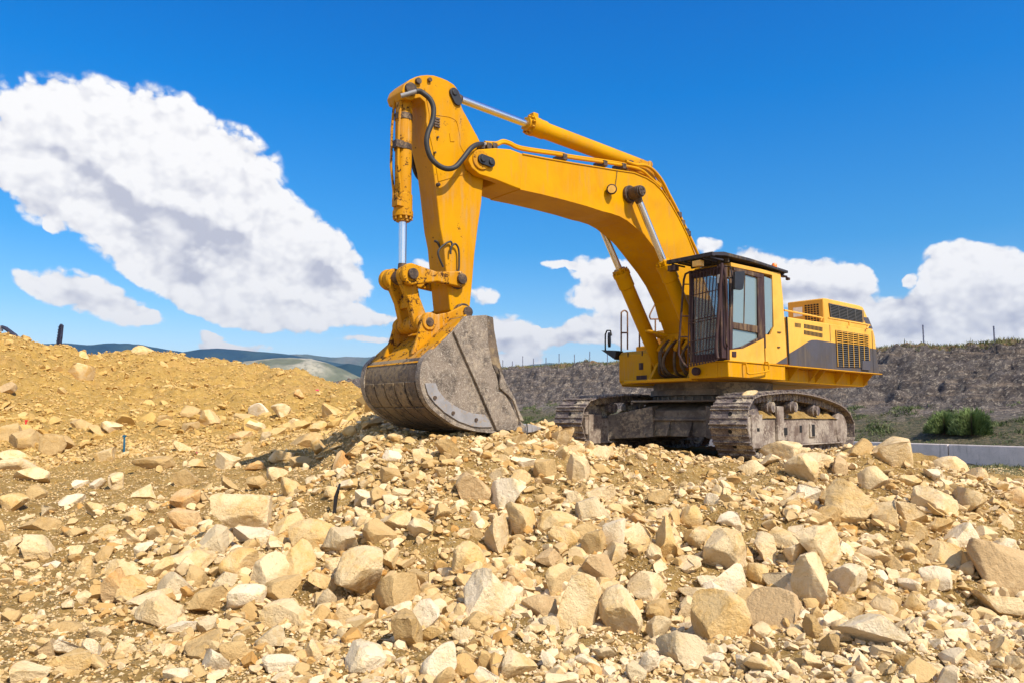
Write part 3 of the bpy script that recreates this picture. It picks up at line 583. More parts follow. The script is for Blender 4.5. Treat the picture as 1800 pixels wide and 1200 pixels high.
    for x, zc in ((1.55, 1.0), (.45, 1.02), (-.75, .96)):
        rl = MB(); rl.turned(TT((x, yc - .22, zc)), TT((x, yc + .28, zc)), [(0, .1), (.1, .13), (.3, .13), (.32, .09), (.6, .09), (.62, .13), (.86, .13), (.88, .10), (1, .10)], 20)
        rl.box(x - .06, x + .06, yc - .1, yc + .1, .76, zc, TT); rl.build('carrier_roller', M_TRACK, tr)
    rl = MB(); rl.turned(TT((2.22, yc - .13, .62)), TT((2.22, yc + .13, .62)), [(0, .2), (0, .46), (.2, .5), (.35, .5), (.36, .54), (.64, .54), (.65, .5), (.8, .5), (1, .46), (1, .2)], 36); rl.build('idler_wheel', M_TRACK, tr)
    sp_ = MB(); n = 25; pr = []
    for k in range(n * 2): rr = .50 if k % 2 else .57; an = math.pi * k / n; pr.append((-2.22 + rr * math.cos(an), .56 + rr * math.sin(an)))
    sp_.prism(pr, yc - .05, yc + .05, TT); sp_.turned(TT((-2.22, yc - .2, .56)), TT((-2.22, yc + .27, .56)), [(0, .25), (.1, .36), (.7, .36), (.72, .39), (.92, .39), (.93, .35), (1, .33), (1, .12)], 32)
    sp_.build('drive_sprocket', M_TFRAME, tr, .006, 1)
# --- carbody and slew ring
cb = MB()
cb.prism([(-1.35, .42), (1.35, .42), (1.35, .95), (.95, 1.12), (-.95, 1.12), (-1.35, .95)], -1.0, 1.0, TT)
for sx in (1, -1):
    for sy in (1, -1):
        a = [(sx * .55, sy * .6, .40), (sx * 1.45, sy * .6, .40), (sx * 1.45, sy * .6, 1.04), (sx * .55, sy * .6, 1.12)]
        b2 = [(sx * .75, sy * (HG - .22), .34), (sx * 1.75, sy * (HG - .22), .34), (sx * 1.75, sy * (HG - .22), .84), (sx * .75, sy * (HG - .22), .88)]
        cb.loft([TT(p) for p in a], [TT(p) for p in b2])
cb.prism([(-1.5, 1.12), (1.5, 1.12), (1.5, 1.16), (-1.5, 1.16)], -1.1, 1.1, TT); cb.box(1.35, 1.42, -1.4, 1.4, .74, .79, TT)
for yy in (-.75, -.25, .25, .75): cb.prism([(1.35, .43), (1.55, .43), (1.35, .74)], yy - .015, yy + .015, TT)
cb.build('carbody', M_CAR, EX, .012)
sr = MB(); sr.turned((0, 0, 1.14), (0, 0, 1.53), [(0, 1.20), (.3, 1.20), (.32, 1.32), (.62, 1.32), (.64, 1.26), (1, 1.26)], 64)
for k in range(40): an = k * math.pi / 20; sr.cyl((1.255 * math.cos(an), 1.255 * math.sin(an), 1.16), (1.255 * math.cos(an), 1.255 * math.sin(an), 1.25), .025, 6)
sr.build('slew_ring', M_CAR, EX)
# --- deck
XF, XR, YD, YI, Z0, Z1 = 2.06, -3.97, 1.86, .97, 1.54, 1.84
dk = MB()
dk.prism([(-3.78, 1.60), (-3.55, Z0), (XF, Z0), (XF, Z1 - .015), (.05, Z1 - .015), (-3.78, Z1 - .015)], YI, 1.62)
dk.box(.15, XF, 1.62, YD, Z0 + .005, Z1 - .016)
dk.prism([(XR, Z1 - .014), (XR, Z1 + .012), (XF, Z1 + .012), (XF, Z1 - .014)], YI + .002, YD + .02)
dk.prism([(-3.78, 1.58), (-3.5, Z0 - .01), (1.75, Z0 - .01), (1.75, Z0 + .05), (-3.6, 1.8)], -.98, YI - .002)
dk.prism([(-3.7, 1.62), (-3.5, Z0), (1.06, Z0), (1.06, Z1), (-3.7, Z1)], -1.70, -.985)
dk.prism([(1.76, Z0 - .03), (1.96, Z0 - .03), (1.96, Z0 + .03), (1.76, Z0 + .03)], -.8, YI - .01)
deck = dk.build('deck_frame', Y_DECK, EX, .012)
for x in (-.35, -1.15, -1.42, -2.25, -2.95, -3.55):
    g = MB(); g.add([(x, 1.62, Z0 + .02), (x, 1.62, Z1 - .016), (x, YD, Z1 - .016), (x, YD - .03, Z1 - .05)] + [(x - .02, 1.62, Z0 + .02), (x - .02, 1.62, Z1 - .016), (x - .02, YD, Z1 - .016), (x - .02, YD - .03, Z1 - .05)], [(0, 1, 2, 3), (7, 6, 5, 4), (0, 4, 5, 1), (1, 5, 6, 2), (2, 6, 7, 3), (3, 7, 4, 0)])
    g.build('gusset', Y_DECK, deck)
st = MB(); pts = o3(1.95, [(1312, 639), (1313, 650), (1317, 656), (1347, 652), (1352, 648), (1350, 636)])
st.tube([(pts[0][0], 1.87, pts[0][2])] + [tuple(p) for p in curve(pts, 4)] + [(pts[-1][0], 1.87, pts[-1][2])], .017, 8); st.build('step_rail', Y_DECK, deck)
hl = MB(); p = on(1226, 652, 0, XF + .03); hl.turned((XF, p[1], p[2]), (XF + .12, p[1], p[2]), [(0, .05), (.2, .075), (.9, .08), (1, .06)], 18); hl.build('work_lamp', M_DARK, deck)
# --- right-hand tool box with rails and mirror
tb = MB(); tb.prism([(.98, 1.50), (1.08, 1.62), (1.08, 2.20), (.98, 2.29), (-1.1, 2.29), (-1.1, 1.50)], -1.74, -.79)
box_o = tb.build('tool_box', Y_DECK, EX, .02)
bt = MB()
for a, b2, c_, d_ in ((1104, 618, 1.2, 5), (1129, 616, 1.2, 5)): q = on(a, b2 + 5, 0, 1.08); bt.box(1.079, 1.087, q[1] - .012, q[1] + .012, q[2] - .05, q[2] + .06)
q = on(1127, 642, 0, 1.08); bt.box(1.079, 1.086, q[1] - .06, q[1] + .06, q[2] - .09, q[2] + .06)
q = on(1128, 664, 0, 1.08); bt.box(1.079, 1.086, q[1] - .15, q[1] + .15, q[2] - .07, q[2] + .06)
bt.build('lamp_recess', M_DARK, box_o)
tk = MB(); tk.box(-1.6, .55, -1.70, -.72, 2.292, 2.44); tk.box(-1.6, .2, -.70, -.45, 1.85, 2.35); tk.build('fuel_tank', Y_DECK, EX, .03)
def rail(ptsets, parent, Yv, r=.018, mat=None, name='handrail'):
    q = MB()
    for ps in ptsets: q.tube([tuple(v) for v in (curve(o3(Yv, ps), 5) if len(ps) > 2 else o3(Yv, ps))], r, 8)
    return q.build(name, mat or Y_DECK, parent)
M_RAIL = plain('rusty_rail', (.20, .10, .05), .6)
rail([[(1092, 616), (1092, 556), (1093, 549), (1098, 546), (1102, 549), (1103, 556), (1103, 614)], [(1092, 585), (1103, 585)]], box_o, -1.6, .018, M_RAIL)
rail([[(1124, 610), (1124, 556)], [(1124, 589), (1135, 589)], [(1143, 560), (1143, 552), (1158, 524), (1164, 518), (1171, 519), (1173, 526), (1174, 580)], [(1143, 561), (1174, 561)], [(1152, 561), (1152, 590)], [(1135, 586), (1135, 610)]], box_o, -1.25, .018, M_RAIL)
mb = MB(); a = on(1063, 615, 0, 1.0); b2 = on(1089, 616, 0, 1.0); c_ = on(1087, 632, 0, 1.0)
mb.loft([tuple(v + np.array([.12, 0, 0])) for v in (a, b2, c_)], [tuple(v - np.array([.12, 0, 0])) for v in (a, b2, c_)])
mb.tube([tuple(on(*p, 0, 1.05)) for p in ((1064, 616), (1064, 588), (1067, 581), (1073, 581), (1075, 590))], .018, 8)
mo = mb.build('mirror_bracket', M_BLACK, EX)
mr = MB(); c0 = on(1073, 597, 0, 1.08); mr.loft([(c0[0] + .06 * math.cos(t_) , c0[1] + .035 * math.cos(t_), c0[2] + .17 * math.sin(t_)) for t_ in np.linspace(0, 2 * math.pi, 16, False)], [(c0[0] + .06 * math.cos(t_) + .02, c0[1] + .035 * math.cos(t_) - .05, c0[2] + .17 * math.sin(t_)) for t_ in np.linspace(0, 2 * math.pi, 16, False)]); mr.build('mirror', M_BLACK, mo)
# --- cab
CY = 1.83
cf = XF - .02
cabt = on(1281, 462, 1, CY)[2]
side = oy(CY, [(1283, 633), (1384, 640), (1381, 590), (1376, 520), (1372, 481), (1350, 476), (1285, 462)])
side = [(min(x, cf), max(z, Z1 + .013)) for x, z in side]
cab = MB(); cab.prism(side[:1] + side[1:], YI + .02, CY); cabo = None
# the body is the yellow rear half, lower door panel and roof, built round a dark interior
cabx = lambda px: on(px, 560, 1, CY)[0]
xb, xc, xd = cabx(1344), cabx(1360), side[1][0]
zt = side[-1][1]; zl = side[0][1]
bd = MB()
bd.prism([(xb, zl), (side[1][0], side[1][1]), (side[2][0], side[2][1]), (side[3][0], side[3][1]), side[4], (xc, side[5][1]), (xc, on(1359, 574, 1, CY)[2] + 0), (xc + .12, on(1350, 588, 1, CY)[2]), (xb, on(1346, 588, 1, CY)[2])], CY - .05, CY)
bd.prism([(xd, zl), (xd + .05, zl), (xd + .09, zt - .25), (xd + .09, zt)], YI + .02, CY - .05)
bd.prism([(side[4][0], side[4][1] + .005), (side[6][0], side[6][1] + .005), (side[6][0], side[6][1] - .07), (side[4][0], side[4][1] - .07)], YI + .02, CY - .001)
cabo = bd.build('cab', Y_BODY, EX, .012)
fr = MB()
fr.box(cf - .07, cf, CY - .07, CY, zl, zt - .06); fr.box(cf - .07, cf, YI + .02, YI + .10, zl, zt - .06)
fr.box(cf - .06, cf - .01, YI + .10, CY - .07, zl, zl + .14); fr.box(cf - .06, cf - .01, YI + .10, CY - .07, zt - .22, zt - .06)
fr.prism([(xb - .02, zl + .3), (xb + .035, zl + .3), (xb + .035, zt - .08), (xb - .02, zt - .08)], CY - .04, CY + .006)
fr.box(xd + .1, cf - .1, YI + .02, YI + .06, zl, zl + .5)
fr.build('cab_frame', M_DARK, cabo, .01)
dark = MB(); dark.box(xd + .12, cf - .75, YI + .1, CY - .12, zl, zl + .45); dark.box(xd + .35, xd + .52, YI + .25, CY - .35, zl + .45, zl + 1.25)
dark.tube([(cf - .35, (YI + CY) / 2, zl), (cf - .3, (YI + CY) / 2, zl + .6)], .03, 8); dark.build('seat', M_BLACK, cabo, .03)
door = MB()
D = lambda pts: oy(CY + .012, pts)
outer = D([(1284, 632), (1344, 636), (1342, 486), (1336, 482), (1287, 470)])
# frame strips of the door
def strip(m_, a, b_, c_, d_): m_.prism(D([a, b_, c_, d_]), CY - .02, CY + .012)
strip(door, (1283, 612), (1283, 474), (1290, 476), (1288, 612)); strip(door, (1333, 594), (1332, 488), (1341, 490), (1343.5, 594)); strip(door, (1290, 476), (1290, 470), (1341, 482), (1341, 490))
strip(door, (1288, 566), (1334, 573), (1336, 586), (1288, 577)); door.prism(D([(1283, 614), (1288, 606), (1288, 612), (1306, 608), (1340, 590), (1343.5, 594), (1306, 612)]), CY - .02, CY + .011)
dro = door.build('cab_door', M_DARK, cabo, .006)
lp = MB(); lp.prism(D([(1284, 634), (1345, 638), (1343.5, 594), (1308, 611), (1284, 614)]), CY - .03, CY + .004); lp.build('door_panel', Y_BODY, cabo, .006)
hb = MB(); hb.prism(D([(1287, 617), (1294, 617), (1294, 627), (1287, 626)]), CY, CY + .02); hb.build('door_handle', M_DARK, cabo, .004)
hs = MB(); hs.prism(D([(1367, 583), (1373, 583.5), (1373, 585), (1367, 584.5)]), CY, CY + .02); hs.prism(D([(1367, 608.5), (1371, 609), (1371, 611), (1367, 610.5)]), CY, CY + .02); hs.build('panel_latch', M_DARK, cabo)
gl = MB(); gl.prism(D([(1288, 566), (1290, 477), (1333, 489), (1334, 573)]), CY - .03, CY - .022); gl.build('door_glass', M_GLASS, cabo)
gl = MB(); gl.prism(D([(1284, 608), (1285, 583), (1291, 578), (1335, 586), (1338, 592), (1306, 609), (1288, 612)]), CY - .03, CY - .022); gl.build('door_lower_glass', M_GLASS, cabo)
gl = MB(); gl.prism(D([(1346, 486), (1360, 491), (1360, 574), (1351, 587), (1347, 588)]), CY - .04, CY - .02); gl.build('quarter_glass', M_GLASS, cabo)
gl = MB(); gl.prism(D([(1311, 482), (1312.3, 482.3), (1310.5, 569.3), (1309.3, 569)]), CY - .022, CY - .012); gl.build('glass_divider', M_DARK, cabo)
gl = MB(); gl.box(cf - .05, cf - .042, YI + .10, CY - .07, zl + .14, zt - .22); gl.build('windscreen', M_FGLASS, cabo)
gl = MB(); gl.box(xd + .2, cf - .1, YI + .03, YI + .04, zl + .5, zt - .1); gl.box(xd + .092, xd + .1, YI + .15, CY - .15, zl + .9, zt - .3); gl.build('far_glass', M_FGLASS, cabo)
# front guard cage
gc = MB(); X0, X1 = cf + .17, cf + .30                       # top / bottom stand-off
def gpt(px, py, k): return tuple(on(px, py, 0, X0 + (X1 - X0) * k))
top = [gpt(1213 + 6.0 * i, 480 - 1.4 * i, 0) for i in range(10)]; bot = [gpt(1209 + 5.1 * i, 645 - 1.1 * i, 1) for i in range(10)]
for a, b2 in zip(top, bot): gc.tube([(a[0] - .1, a[1], a[2] + .01), a, b2, (b2[0] - .12, b2[1], b2[2] + .05)], .0105, 6)
for k in (.02, .25, .52, .55, .74, .86, .97):
    A, B = (Vector(top[i]).lerp(Vector(bot[i]), k) for i in (0, -1)); A.y -= .1 if False else 0; gc.tube([A + (A - B) * .02, B + (B - A) * .02], .011, 6)
gc.tube([gpt(1213, 478, 0), gpt(1205, 482, 0), gpt(1202, 492, .1), gpt(1194, 600, .8), gpt(1193, 622, .95), gpt(1200, 636, 1), gpt(1209, 645, 1)], .022, 8)
for py_, k in ((500, .12), (556, .5), (592, .75)): gc.tube([gpt(1203 - (py_ - 490) * .075, py_, k), gpt(1213 - (py_ - 480) * .024, py_, k)], .012, 6)
gc.build('guard_grille', M_DARK, cabo)
gq = MB(); gq.tube([tuple(p) for p in curve([gpt(1269, 463, 0), gpt(1268, 480, .1), gpt(1262, 560, .5), gpt(1259, 610, .85), gpt(1262, 630, 1)], 5)], .032, 8)
gq.tube([tuple(p) for p in curve([(cf + .1, CY + .02, zt - .1), (cf + .07, CY + .05, zt - .4), (cf + .06, CY + .05, zl + .7), (cf + .08, CY + .04, zl + .35), (cf + .02, CY + .02, zl + .25)], 5)], .022, 8)
gq.box(cf, cf + .14, CY - .09, CY - .02, zl + .03, zt - .07); gq.build('guard_post', M_DARK, cabo, .008)
sk = MB(); sk.box(cf + .14, cf + .146, CY - .085, CY - .035, zt - .42, zt - .26); sk.build('sticker', M_WHITE, cabo)
# roof guard
rf = MB(); zr = zt + .06
rf.prism([(-.02, zr - .03), (-.02, zr + .02), (1.3, zr + .09), (2.15, zr + .10), (2.52, zr + .04), (2.52, zr - .02), (2.1, zr + .03), (1.3, zr + .03)], YI - .08, CY + .06)
rf.box(.02, .07, YI, CY, zt, zr); rf.box(1.9, 1.95, YI, CY, zt, zr + .03)
for yy in np.linspace(YI - .02, CY, 7): rf.box(2.10, 2.50, yy - .012, yy + .012, zr - .06, zr - .025)
rf.box(2.46, 2.54, YI - .12, CY + .08, zr - .03, zr + .045)
roof = rf.build('roof_guard', M_ROOF, cabo, .008)
for yy, mt in ((YI - .02, M_DARK), (CY - .30, M_LAMP)):
    lm = MB(); lm.box(2.40, 2.52, yy - .09, yy + .09, zr - .17, zr - .06); lm.cyl((2.46, yy, zr - .07), (2.46, yy, zr), .015, 8); lm.build('roof_lamp', mt, cabo, .012)
lm = MB(); lm.box(-.12, .1, CY - .12, CY - .02, zt - .03, zt + .0); lm.cyl((-.12, CY - .06, zt - .02), (0, CY + .08, zt - .09), .02, 8); lm.box(-.02, .04, CY + .03, CY + .1, zt - .12, zt - .07); lm.build('roof_bracket', M_DARK, cabo, .006)
bc = on(1361, 470, 1, CY - .08); bcn = MB(); bcn.turned((bc[0], CY - .08, zr + .0), (bc[0], CY - .08, zr + .16), [(0, .065), (.25, .065), (.27, .055), (.75, .053), (.95, .035), (1, .01)], 20); bcn.build('beacon', M_ORANGE, cabo)
mi = MB(); mi.prism(oy(CY + .22, [(1291, 478), (1307, 477), (1308, 482), (1305, 508), (1302, 510), (1291, 509), (1290, 505)]), CY + .19, CY + .24)
mi.tube([tuple(on(1297, 490, 1, CY + .20)), (cf + .06, CY + .1, on(1285, 492, 1, CY)[2]), (cf + .0, CY, on(1285, 492, 1, CY)[2])], .014, 8); mi.tube([(cf + .03, CY, zt - .1), (cf + .04, CY + .14, zt - .12), tuple(on(1288, 492, 1, CY + .14)), (cf + .04, CY + .12, zl + .95)], .012, 6); mi.build('mirror', M_BLACK, cabo, .012)
# --- engine house
HY = 1.78
def oyc(Y, pts): return [(x, max(z, Z1 + .013)) for x, z in oy(Y, pts)]
hx = on(1384, 600, 1, HY)[0]
pn = MB(); outline = oyc(HY, [(1386, 641), (1382, 557), (1447, 567), (1535, 580), (1538, 592), (1546, 657)])
pn.prism(outline, -1.60, HY)
house = pn.build('engine_house', Y_BODY, EX, .02)
ub = MB(); uo = oy(HY - .12, [(1449, 569), (1447, 524), (1455, 525), (1511, 537), (1517, 540), (1523, 553), (1535, 582)])
uo[1] = (uo[0][0], uo[1][1]); fy = on(1384, 532, 0, uo[0][0])[1]
ub.prism(uo, fy, HY - .12); hood = ub.build('engine_hood', Y_BODY, EX, .025)
def decal(name, pts, Y, mat, parent, th=.004): q = MB(); q.prism(oyc(Y, pts), Y + .0005, Y + th); return q.build(name, mat, parent)
decal('grey_stripe', [(1386.5, 641), (1386, 621.5), (1405, 610), (1422, 599), (1427, 597.3), (1435, 597.3), (1468, 602.5), (1527, 611), (1540, 613), (1545, 656)], HY, Y_GREY, house)
decal('grey_stripe', [(1364, 638), (1383.5, 626), (1384, 639.5)], CY, Y_GREY, cabo)
decal('grey_panel', [(1517, 557.5), (1526, 558.5), (1534, 578), (1525, 577)], HY - .12, Y_GREY, hood)
M_SLAT = plain('slat_grey', (.16, .15, .14), .4, .3)
M_GRBACK = plain('grille_dark', (.012, .011, .010), .8)
def grille(Y, pts, nh, nv, name, parent, split=None, lift=.02):
    q = MB(); P_ = oy(Y, pts); q.prism(P_, Y + .004, Y + .0075); bk = q.build(name, M_GRBACK, parent)
    A, B, C_, D_ = P_[:4]; s = MB(); s2 = MB()
    L = lambda a, b_, k: (a[0] + (b_[0] - a[0]) * k, a[1] + (b_[1] - a[1]) * k)
    for i in range(nh):
        k = (i + .5) / nh; p, q_ = L(A, D_, k), L(B, C_, k)
        cut = (1.0 if split is None or k < split[0] else split[1]); q_ = L(p, q_, cut)
        tgt = s2 if (split and k > .33) else s
        tgt.add([(p[0], Y + .008, p[1] + .008), (q_[0], Y + .008, q_[1] + .008), (q_[0], Y + lift + .01, q_[1] - .004), (p[0], Y + lift + .01, p[1] - .004), (p[0], Y + lift + .01, p[1] - .010), (q_[0], Y + lift + .01, q_[1] - .010), (q_[0], Y + .008, q_[1] + .002), (p[0], Y + .008, p[1] + .002)], [(0, 1, 2, 3), (4, 5, 6, 7), (3, 2, 5, 4), (7, 6, 1, 0), (0, 3, 4, 7), (1, 6, 5, 2)])
    for i in range(nv + 1):
        k = i / nv; p, q_ = L(A, B, k), L(D_, C_, k)
        if split and k > split[1] + .02: q_ = L(p, q_, split[0])
        s.tube([(p[0], Y + lift + .008, p[1]), (q_[0], Y + lift + .008, q_[1])], .008, 6)
    return s, s2, bk
s, s2, bk = grille(HY, [(1468, 580), (1525, 589), (1527, 646), (1471, 644)], 17, 6, 'side_grille', house, (.78, .78)); s.build('slats', Y_BODY, bk); s2.build('slats', M_SLAT, bk)
decal('grille_cover', [(1514, 632.5), (1527, 634), (1527.5, 650), (1513.5, 649)], HY + .009, Y_GREY, house, .03)
s, s2, bk = grille(HY - .12, [(1456, 533), (1515, 545.5), (1516.5, 567), (1459, 558)], 9, 4, 'hood_grille', hood); s.build('slats', M_SLAT, bk)
vt = MB()
for i in range(5): vt.prism(oy(HY, [(1397 + 2.2 * i, 567.5 + .3 * i), (1398.3 + 2.2 * i, 567.7 + .3 * i), (1398.3 + 2.2 * i, 575 + .3 * i), (1397 + 2.2 * i, 574.8 + .3 * i)]), HY + .001, HY + .005)
for j, y0 in enumerate((569.5, 580.5)):
    for i in range(14): vt.prism(oy(HY, [(1413.2 + 2.35 * i, y0 + .42 * i), (1414.8 + 2.35 * i, y0 + .2 + .42 * i), (1414.8 + 2.35 * i, y0 + 7.6 + .42 * i), (1413.2 + 2.35 * i, y0 + 7.3 + .42 * i)]), HY + .001, HY + .005)
vt.build('vent_slots', M_GRBACK, house)
for pts_, t0, t1 in (([(1458, 571), (1458.7, 571), (1460, 600), (1459.3, 600)], .001, .004), ([(1532, 582), (1532.7, 582), (1535.7, 655), (1535, 655)], .003, .0065), ([(1382, 557), (1384, 557.5), (1388, 640), (1386, 640)], -.01, .006)):
    sm = MB(); sm.prism(oyc(HY, pts_), HY + t0, HY + t1); sm.build('panel_seam', M_GRBACK, house)
hr = rail([[(1380, 546), (1384, 546.5), (1441, 558), (1443.5, 560), (1443.5, 564)]], house, HY - .15, .02, Y_BODY)
hr = rail([[(1460, 560), (1462, 560), (1524, 571), (1526, 572), (1524, 578)], [(1493, 565), (1493, 572)]], hood, HY + .05, .022, Y_BODY)
mg = MB()
for i in range(5):
    for j in range(9):
        y_ = fy + .42 + i * .07; z_ = uo[0][1] + .02 + j * .05; mg.box(uo[0][0] + .001, uo[0][0] + .004, y_, y_ + .05, z_, z_ + .035)
mg.build('mesh_vent', M_GRBACK, hood); wl = MB(); wl.box(uo[0][0] + .001, uo[0][0] + .004, fy + .14, fy + .36, uo[1][1] - .35, uo[1][1] - .14); wl.build('sticker', M_WHITE, hood)
cwt = MB(); 
pr = [(-3.60, -1.7), (-3.60, 1.70), (-3.86, 1.62), (-4.05, 1.1), (-4.12, 0), (-4.05, -1.1), (-3.86, -1.7)]
cwt.loft([(x, y, 1.86) for x, y in pr], [(x, y, 2.62) for x, y in pr]); cwt.build('counterweight', Y_GREY, EX, .04)
# --- boom
BW = .40
up = [(871,261),(896,263),(918,271),(960,279),(1012,288),(1050,294),(1080,299),(1114,304),(1136,313),(1150,322),(1163,335),(1177,355.5),(1192.5,382.5),(1208,414),(1219.5,443),(1246,520),(1262,575)]
lo = [(1228,600),(1214,560),(1205,526),(1190,494),(1175,470),(1160,450),(1148,434),(1136,418.5),(1125,407),(1114,398),(1102,388),(1088,380),(1072,374.5),(1057.5,371),(1030,362),(990,351),(950,341),(913.5,333),(900,329),(880,320)]
lo = [(x, y) for x, y in lo]
body = oy(BW, up + lo)
bm_ = MB(); bm_.prism(body, -BW, BW)
tipo = oy(BW, [(871,261),(896,263),(918,271),(913.5,333),(900,328),(870,316),(842,307),(828,295),(823,284),(825,272),(833,265),(845,263)])
bm_.prism([(x, z) for x, z in tipo], .262, BW + .012); bm_.prism([(x, z) for x, z in tipo], -BW - .012, -.262)
boom = bm_.build('boom', Y_BOOM, EX, .012, 2)
fl = MB()                                                   # top and bottom flange edges, slightly proud of the web
def ribbon(m_, pts, Y0, Y1, th=.02):
    P_ = oy(BW, pts)
    for a, b2 in zip(P_[:-1], P_[1:]):
        d_ = Vector((b2[0] - a[0], b2[1] - a[1])).normalized(); n_ = Vector((-d_.y, d_.x)) * th / 2
        m_.prism([(a[0] - n_.x, a[1] - n_.y), (b2[0] - n_.x, b2[1] - n_.y), (b2[0] + n_.x, b2[1] + n_.y), (a[0] + n_.x, a[1] + n_.y)], Y0, Y1)
ribbon(fl, up[2:], -BW - .018, BW + .018); ribbon(fl, lo[1:-2], -BW - .018, BW + .018); fl.build('boom_flange', Y_BOOM, boom)
pp = on(846, 281, 1, BW + .03); bp_ = MB()
bp_.cyl((pp[0], -BW - .06, pp[2]), (pp[0], BW + .04, pp[2]), .17, 36); bp_.build('tip_boss', Y_WORN, boom, .012)
P2 = on(864, 285, 1, BW + .08); cp = MB(); ax_ = Vector((P2[0] - pp[0], 0, P2[2] - pp[2])).normalized(); nn = Vector((-ax_.z, 0, ax_.x)); loopa = []
for k in range(24):
    an = 2 * math.pi * k / 24; c_ = Vector((pp[0], 0, pp[2])) if math.cos(an) < 0 else Vector((P2[0], 0, P2[2])); rr = .085
    v = c_ + ax_ * math.cos(an) * rr + nn * math.sin(an) * rr; loopa.append(v)
cp.loft([(v.x, BW + .04, v.z) for v in loopa], [(v.x, BW + .075, v.z) for v in loopa]); cp.cyl((P2[0], BW, P2[2]), (P2[0], BW + .10, P2[2]), .05, 12); cp.cyl((pp[0], BW, pp[2]), (pp[0], BW + .10, pp[2]), .055, 6); cp.build('pin_cover', M_BLACK, boom, .006)
# work lamp on the boom
q = on(1077, 333, 1, BW + .08); lm = MB(); lm.turned((q[0] - .03, BW + .02, q[2]), (q[0] + .09, BW + .14, q[2] - .03), [(0, .03), (.25, .085), (.9, .10), (1, .085)], 20); lm.build('boom_lamp', M_DARK, boom)
lm = MB(); e0 = Vector((q[0] + .095, BW + .145, q[2] - .031)); dr = Vector((.12, .12, -.03)).normalized(); lm.cyl(tuple(e0), tuple(e0 + dr * .01), .075, 20); lm.build('boom_lamp_lens', M_LAMP, boom)
lm = MB(); lm.tube(o3(BW + .02, [(1085, 300), (1084, 312), (1083, 318), (1082, 326)]), .006, 6); lm.build('lamp_cable', M_RUBBER, boom)
# pipes on the boom top
def pipe(name, pts, Y, r, mat, parent, n=5): q = MB(); q.tube([tuple(v) for v in curve(o3(Y, pts), n)], r, 10); return q.build(name, mat, parent)
for yy, dy in ((.30, 0), (.12, -3)):
    pipe('hydraulic_pipe', [(852,254 + dy),(872,255 + dy),(884,251 + dy),(896,254 + dy),(918,263 + dy),(985,273 + dy),(999,277 + dy),(1062,286 + dy),(1094,291 + dy),(1118,296 + dy),(1131,302 + dy),(1142,312 + dy),(1161,329 + dy)], yy, .030, Y_BOOM, boom)
pipe('hydraulic_pipe', [(1100,284),(1118,290),(1134,291),(1148,299),(1163,317),(1177,344),(1190,369),(1200,390),(1208,407),(1224,441),(1240,480)], .3, .032, Y_BOOM, boom)
pipe('hydraulic_pipe', [(1105,288),(1120,293),(1136,296),(1148,304),(1160,320),(1173,346),(1186,372),(1197,394),(1205,412),(1220,445)], .1, .026, Y_WORN, boom)
cl = MB()
for a, b2, Y in ((846,256,.3),(858,257,.3),(868,257,.3),(991,276,.3),(1062,287,.3),(1095,292,.3),(1108,287,.2),(1193,377,.3),(1199,391,.3),(1206,406,.3),(1209,410,.3)):
    q = on(a, b2, 1, Y); cl.box(q[0] - .05, q[0] + .05, Y - .25, Y + .05, q[2] - .07, q[2] + .045)
cl.build('pipe_clamps', M_PIN, boom, .012)
# --- cylinders
def cylinder(name, rod_end, base, r, rr, gland, mat, parent=EX, boss=.13, half=.12, rod_w=None):
    A, B = Vector(rod_end), Vector(base); G = A.lerp(B, gland); L = (B - A).length; q = MB()
    g0 = gland; f_ = lambda m_: (m_ / (B - G).length)
    q.turned(tuple(G), tuple(B), [(0, rr * 1.2), (0, r * .82), (f_(.07), r * .86), (f_(.075), r * 1.22), (f_(.16), r * 1.22), (f_(.165), r * 1.12), (f_(.42), r * 1.12), (f_(.44), r), (1 - f_(.14), r), (1 - f_(.04), r * .8), (1, r * .5)], 28)
    q.cyl((B.x, B.y - half, B.z), (B.x, B.y + half, B.z), boss, 24)
    d_ = (B - A).normalized(); a = d_.orthogonal().normalized(); b2 = d_.cross(a)
    for k in range(10): an = k * math.pi / 5; c_ = G + d_ * .05 + (a * math.cos(an) + b2 * math.sin(an)) * r * 1.02; q.cyl(tuple(c_ - d_ * .025), tuple(c_ + d_ * .06), .022, 6)
    co = q.build(name, mat, parent)
    rd = MB(); rd.cyl(tuple(A + d_ * boss * .8), tuple(G + d_ * .05), rr, 24); rd.build('rod', M_CHROME, co)
    ey = MB(); ey.cyl((A.x, A.y - half, A.z), (A.x, A.y + half, A.z), boss, 24); ey.cyl(tuple(A), tuple(A + d_ * (boss + .09)), rr * 1.35, 18, rr * 1.05); ey.build('rod_eye', M_PIN, co, .006)
    return co
g = lambda px, py, Y: on(px, py, 1, Y)
def frac(A, B, px, py, Y):
    q = g(px, py, Y); A, B, q = Vector(A), Vector(B), Vector(q); return (q - A).dot(B - A) / (B - A).length_squared
Yc = .58
A = g(1124, 337, Yc + .1); A[1] = Yc; Gp = g(1168, 464, Yc); Bn = A + (Gp - A) * ((A[2] - 1.72) / (A[2] - Gp[2]))
gf = frac(A, Bn, 1166, 458, Yc)
